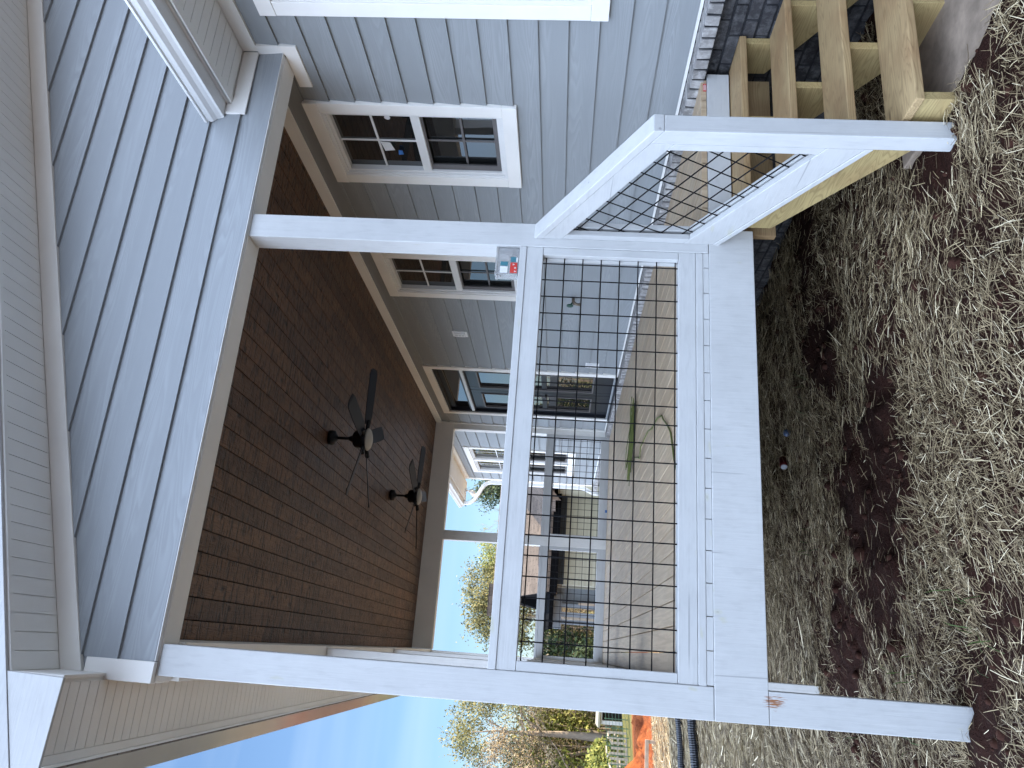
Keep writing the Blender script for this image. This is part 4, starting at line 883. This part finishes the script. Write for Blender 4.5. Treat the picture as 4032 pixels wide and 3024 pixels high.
tree('twiggy_tree', 'brown twiggy tree at the left edge beside the tall pale tree', (-6.1, 45, H(-6, 45)), 7.6, 2, 14, LF_BR, 16, .07, .55, .13, .8, fork=.3, blen=1.2)
tree('roadside_tree', 'olive tree crown rising just left of the roof ridge seen through porch', (2.2, 44, H(2, 44)), 8.1, 2, 21, LF_OL, 24, .09, .6, .2, .75)
tree('round_tree', 'widest olive green tree behind the brown neighbor roof', (3.9, 45, H(4, 45)), 8.4, 2, 33, LF_OL, 30, .09, .6, .2, .8)
tree('thin_tree', 'sparse yellowing tree behind the right part of the brown roof', (6.0, 46, H(6, 46)), 8.0, 2, 45, LF_YG, 16, .085, .55, .18, .75)
tree('evergreen_tree', 'dark evergreen tree top beside the far downspout', (9.6, 42, H(9, 42)), 7.6, 2, 52, LF_DK, 30, .11, .6, .2, .7)
tree('bare_tree', 'bare leafless tree behind the neighbor roof near the evergreen', (7.9, 44, H(8, 44)), 7.8, 3, 64, None, trunk=.12, spread=.7)
# bushes
def bush(label, x, y, r, h, lm, seed, n=900, s=.08):
    rg = random.Random(seed); z = H(x, y); o = thing('bush', label, 'bush', (x, y, z)); mb = MB()
    for _ in range(n):
        a = rg.uniform(0, 6.28); u = rg.random() ** .5; ph = rg.random(); c = (x + math.cos(a) * r * u * math.sqrt(1 - ph * ph * .9), y + math.sin(a) * r * u * math.sqrt(1 - ph * ph * .9), z + h * ph * rg.uniform(.8, 1.1)); leaves(mb, rg, c, .12, 2, s)
    mb.build('foliage', lm, o); mb = MB()
    for _ in range(7): a = rg.uniform(0, 6.28); mb.bar((x, y, z - .1), (x + math.cos(a) * r * .6, y + math.sin(a) * r * .6, z + h * .7), .02, 5, .008)
    mb.build('stems', BARK, o)
bush('dark green bush at the left edge beyond the red dirt', -4.25, 27, .75, 1.35, LF_DK, 5, 1500, .09); bush('bright yellow green shrub under the tall tree', -4.9, 40, 1.5, 1.7, LF_YG, 6, 1200, .11); bush('yellow green shrub seen low through the far railing', 1.5, 33, .5, .7, LF_YG, 7, 500, .08); bush('dark conifer like shrub at the left post seen through the far railing', .2, 31, .8, 2.1, LF_DK, 9, 1200, .10)
# far wood that reads as one mass
def far_wood():
    rg = np.random.default_rng(4); V = []; F = []; MI = []; off = 0
    rr = random.Random(17); tr = MB()
    for az0, az1, d0, d1, n, h0, h1 in ((-150, -30, 34, 60, 130, 6, 10), (-30, -8.5, 46, 66, 40, 5.0, 7.2), (-9.5, -3, 50, 64, 44, 4.8, 6.8), (-3, 4.4, 46, 62, 34, 4.0, 5.2), (4, 40, 54, 75, 40, 4.4, 5.6)):
        for _ in range(n):
            az = math.radians(rr.uniform(az0, az1)); dd = rr.uniform(d0, d1); x = .23 + dd * math.sin(az); y = -3.7 + dd * math.cos(az); z = float(hbase(np.array(x), np.array(y))); h = rr.uniform(h0, h1); r = h * rr.uniform(.16, .26)
            kind = rr.choices((0, 1, 2, 3), (.90, .04, .04, .02) if -.055 < az < .08 else (.46, .24, .14, .16))[0]; m = int((1200 if dd < 70 else 500) * (.75 if kind == 0 else 1))
            tr.bar((x, y, z), (x + rr.gauss(0, .3), y, z + h * .85), .09 * rr.uniform(.6, 1.5), 5, .02)
            for _k in range(5): a = rr.uniform(0, 6.28); zz = z + h * rr.uniform(.25, .8); tr.bar((x, y, zz), (x + math.cos(a) * r, y + math.sin(a) * r, zz + h * .18), .035, 4, .01)
            u = rg.normal(0, 1, (m, 3)); u /= np.linalg.norm(u, axis=1)[:, None]; q = u * (rg.random(m) ** .45)[:, None]
            c = np.stack([x + q[:, 0] * r, y + q[:, 1] * r, z + h * .56 + q[:, 2] * h * .46], -1); c += (rg.normal(0, 1, (m, 3))) * r * .12
            a = rg.normal(0, 1, (m, 3)); a /= np.linalg.norm(a, axis=1)[:, None]; b = np.cross(a, rg.normal(0, 1, (m, 3))); b /= np.linalg.norm(b, axis=1)[:, None]; s = (rg.uniform(.06, .16, m) * (1.1 if kind else .9))[:, None]; k = .16 if kind == 0 else .5
            P = np.stack([c - a * s, c + b * s * k, c + a * s, c - b * s * k], 1).reshape(-1, 3); V.append(P); F.append(np.arange(m * 4).reshape(-1, 4) + off); off += m * 4; MI += [kind] * m
    me_o = np_mesh('far_woods', np.concatenate(V), np.concatenate(F), None, smooth=False, mats=[LF_BR, LF_OL, LF_DK, LF_YG], kind='stuff', label='brown and green winter woods beyond the yard', category='woods')
    me_o.data.polygons.foreach_set('material_index', np.array(MI, dtype=np.int32))
    tr.build('far_woods_trunks', BARK, me_o, kind='stuff')
far_wood()
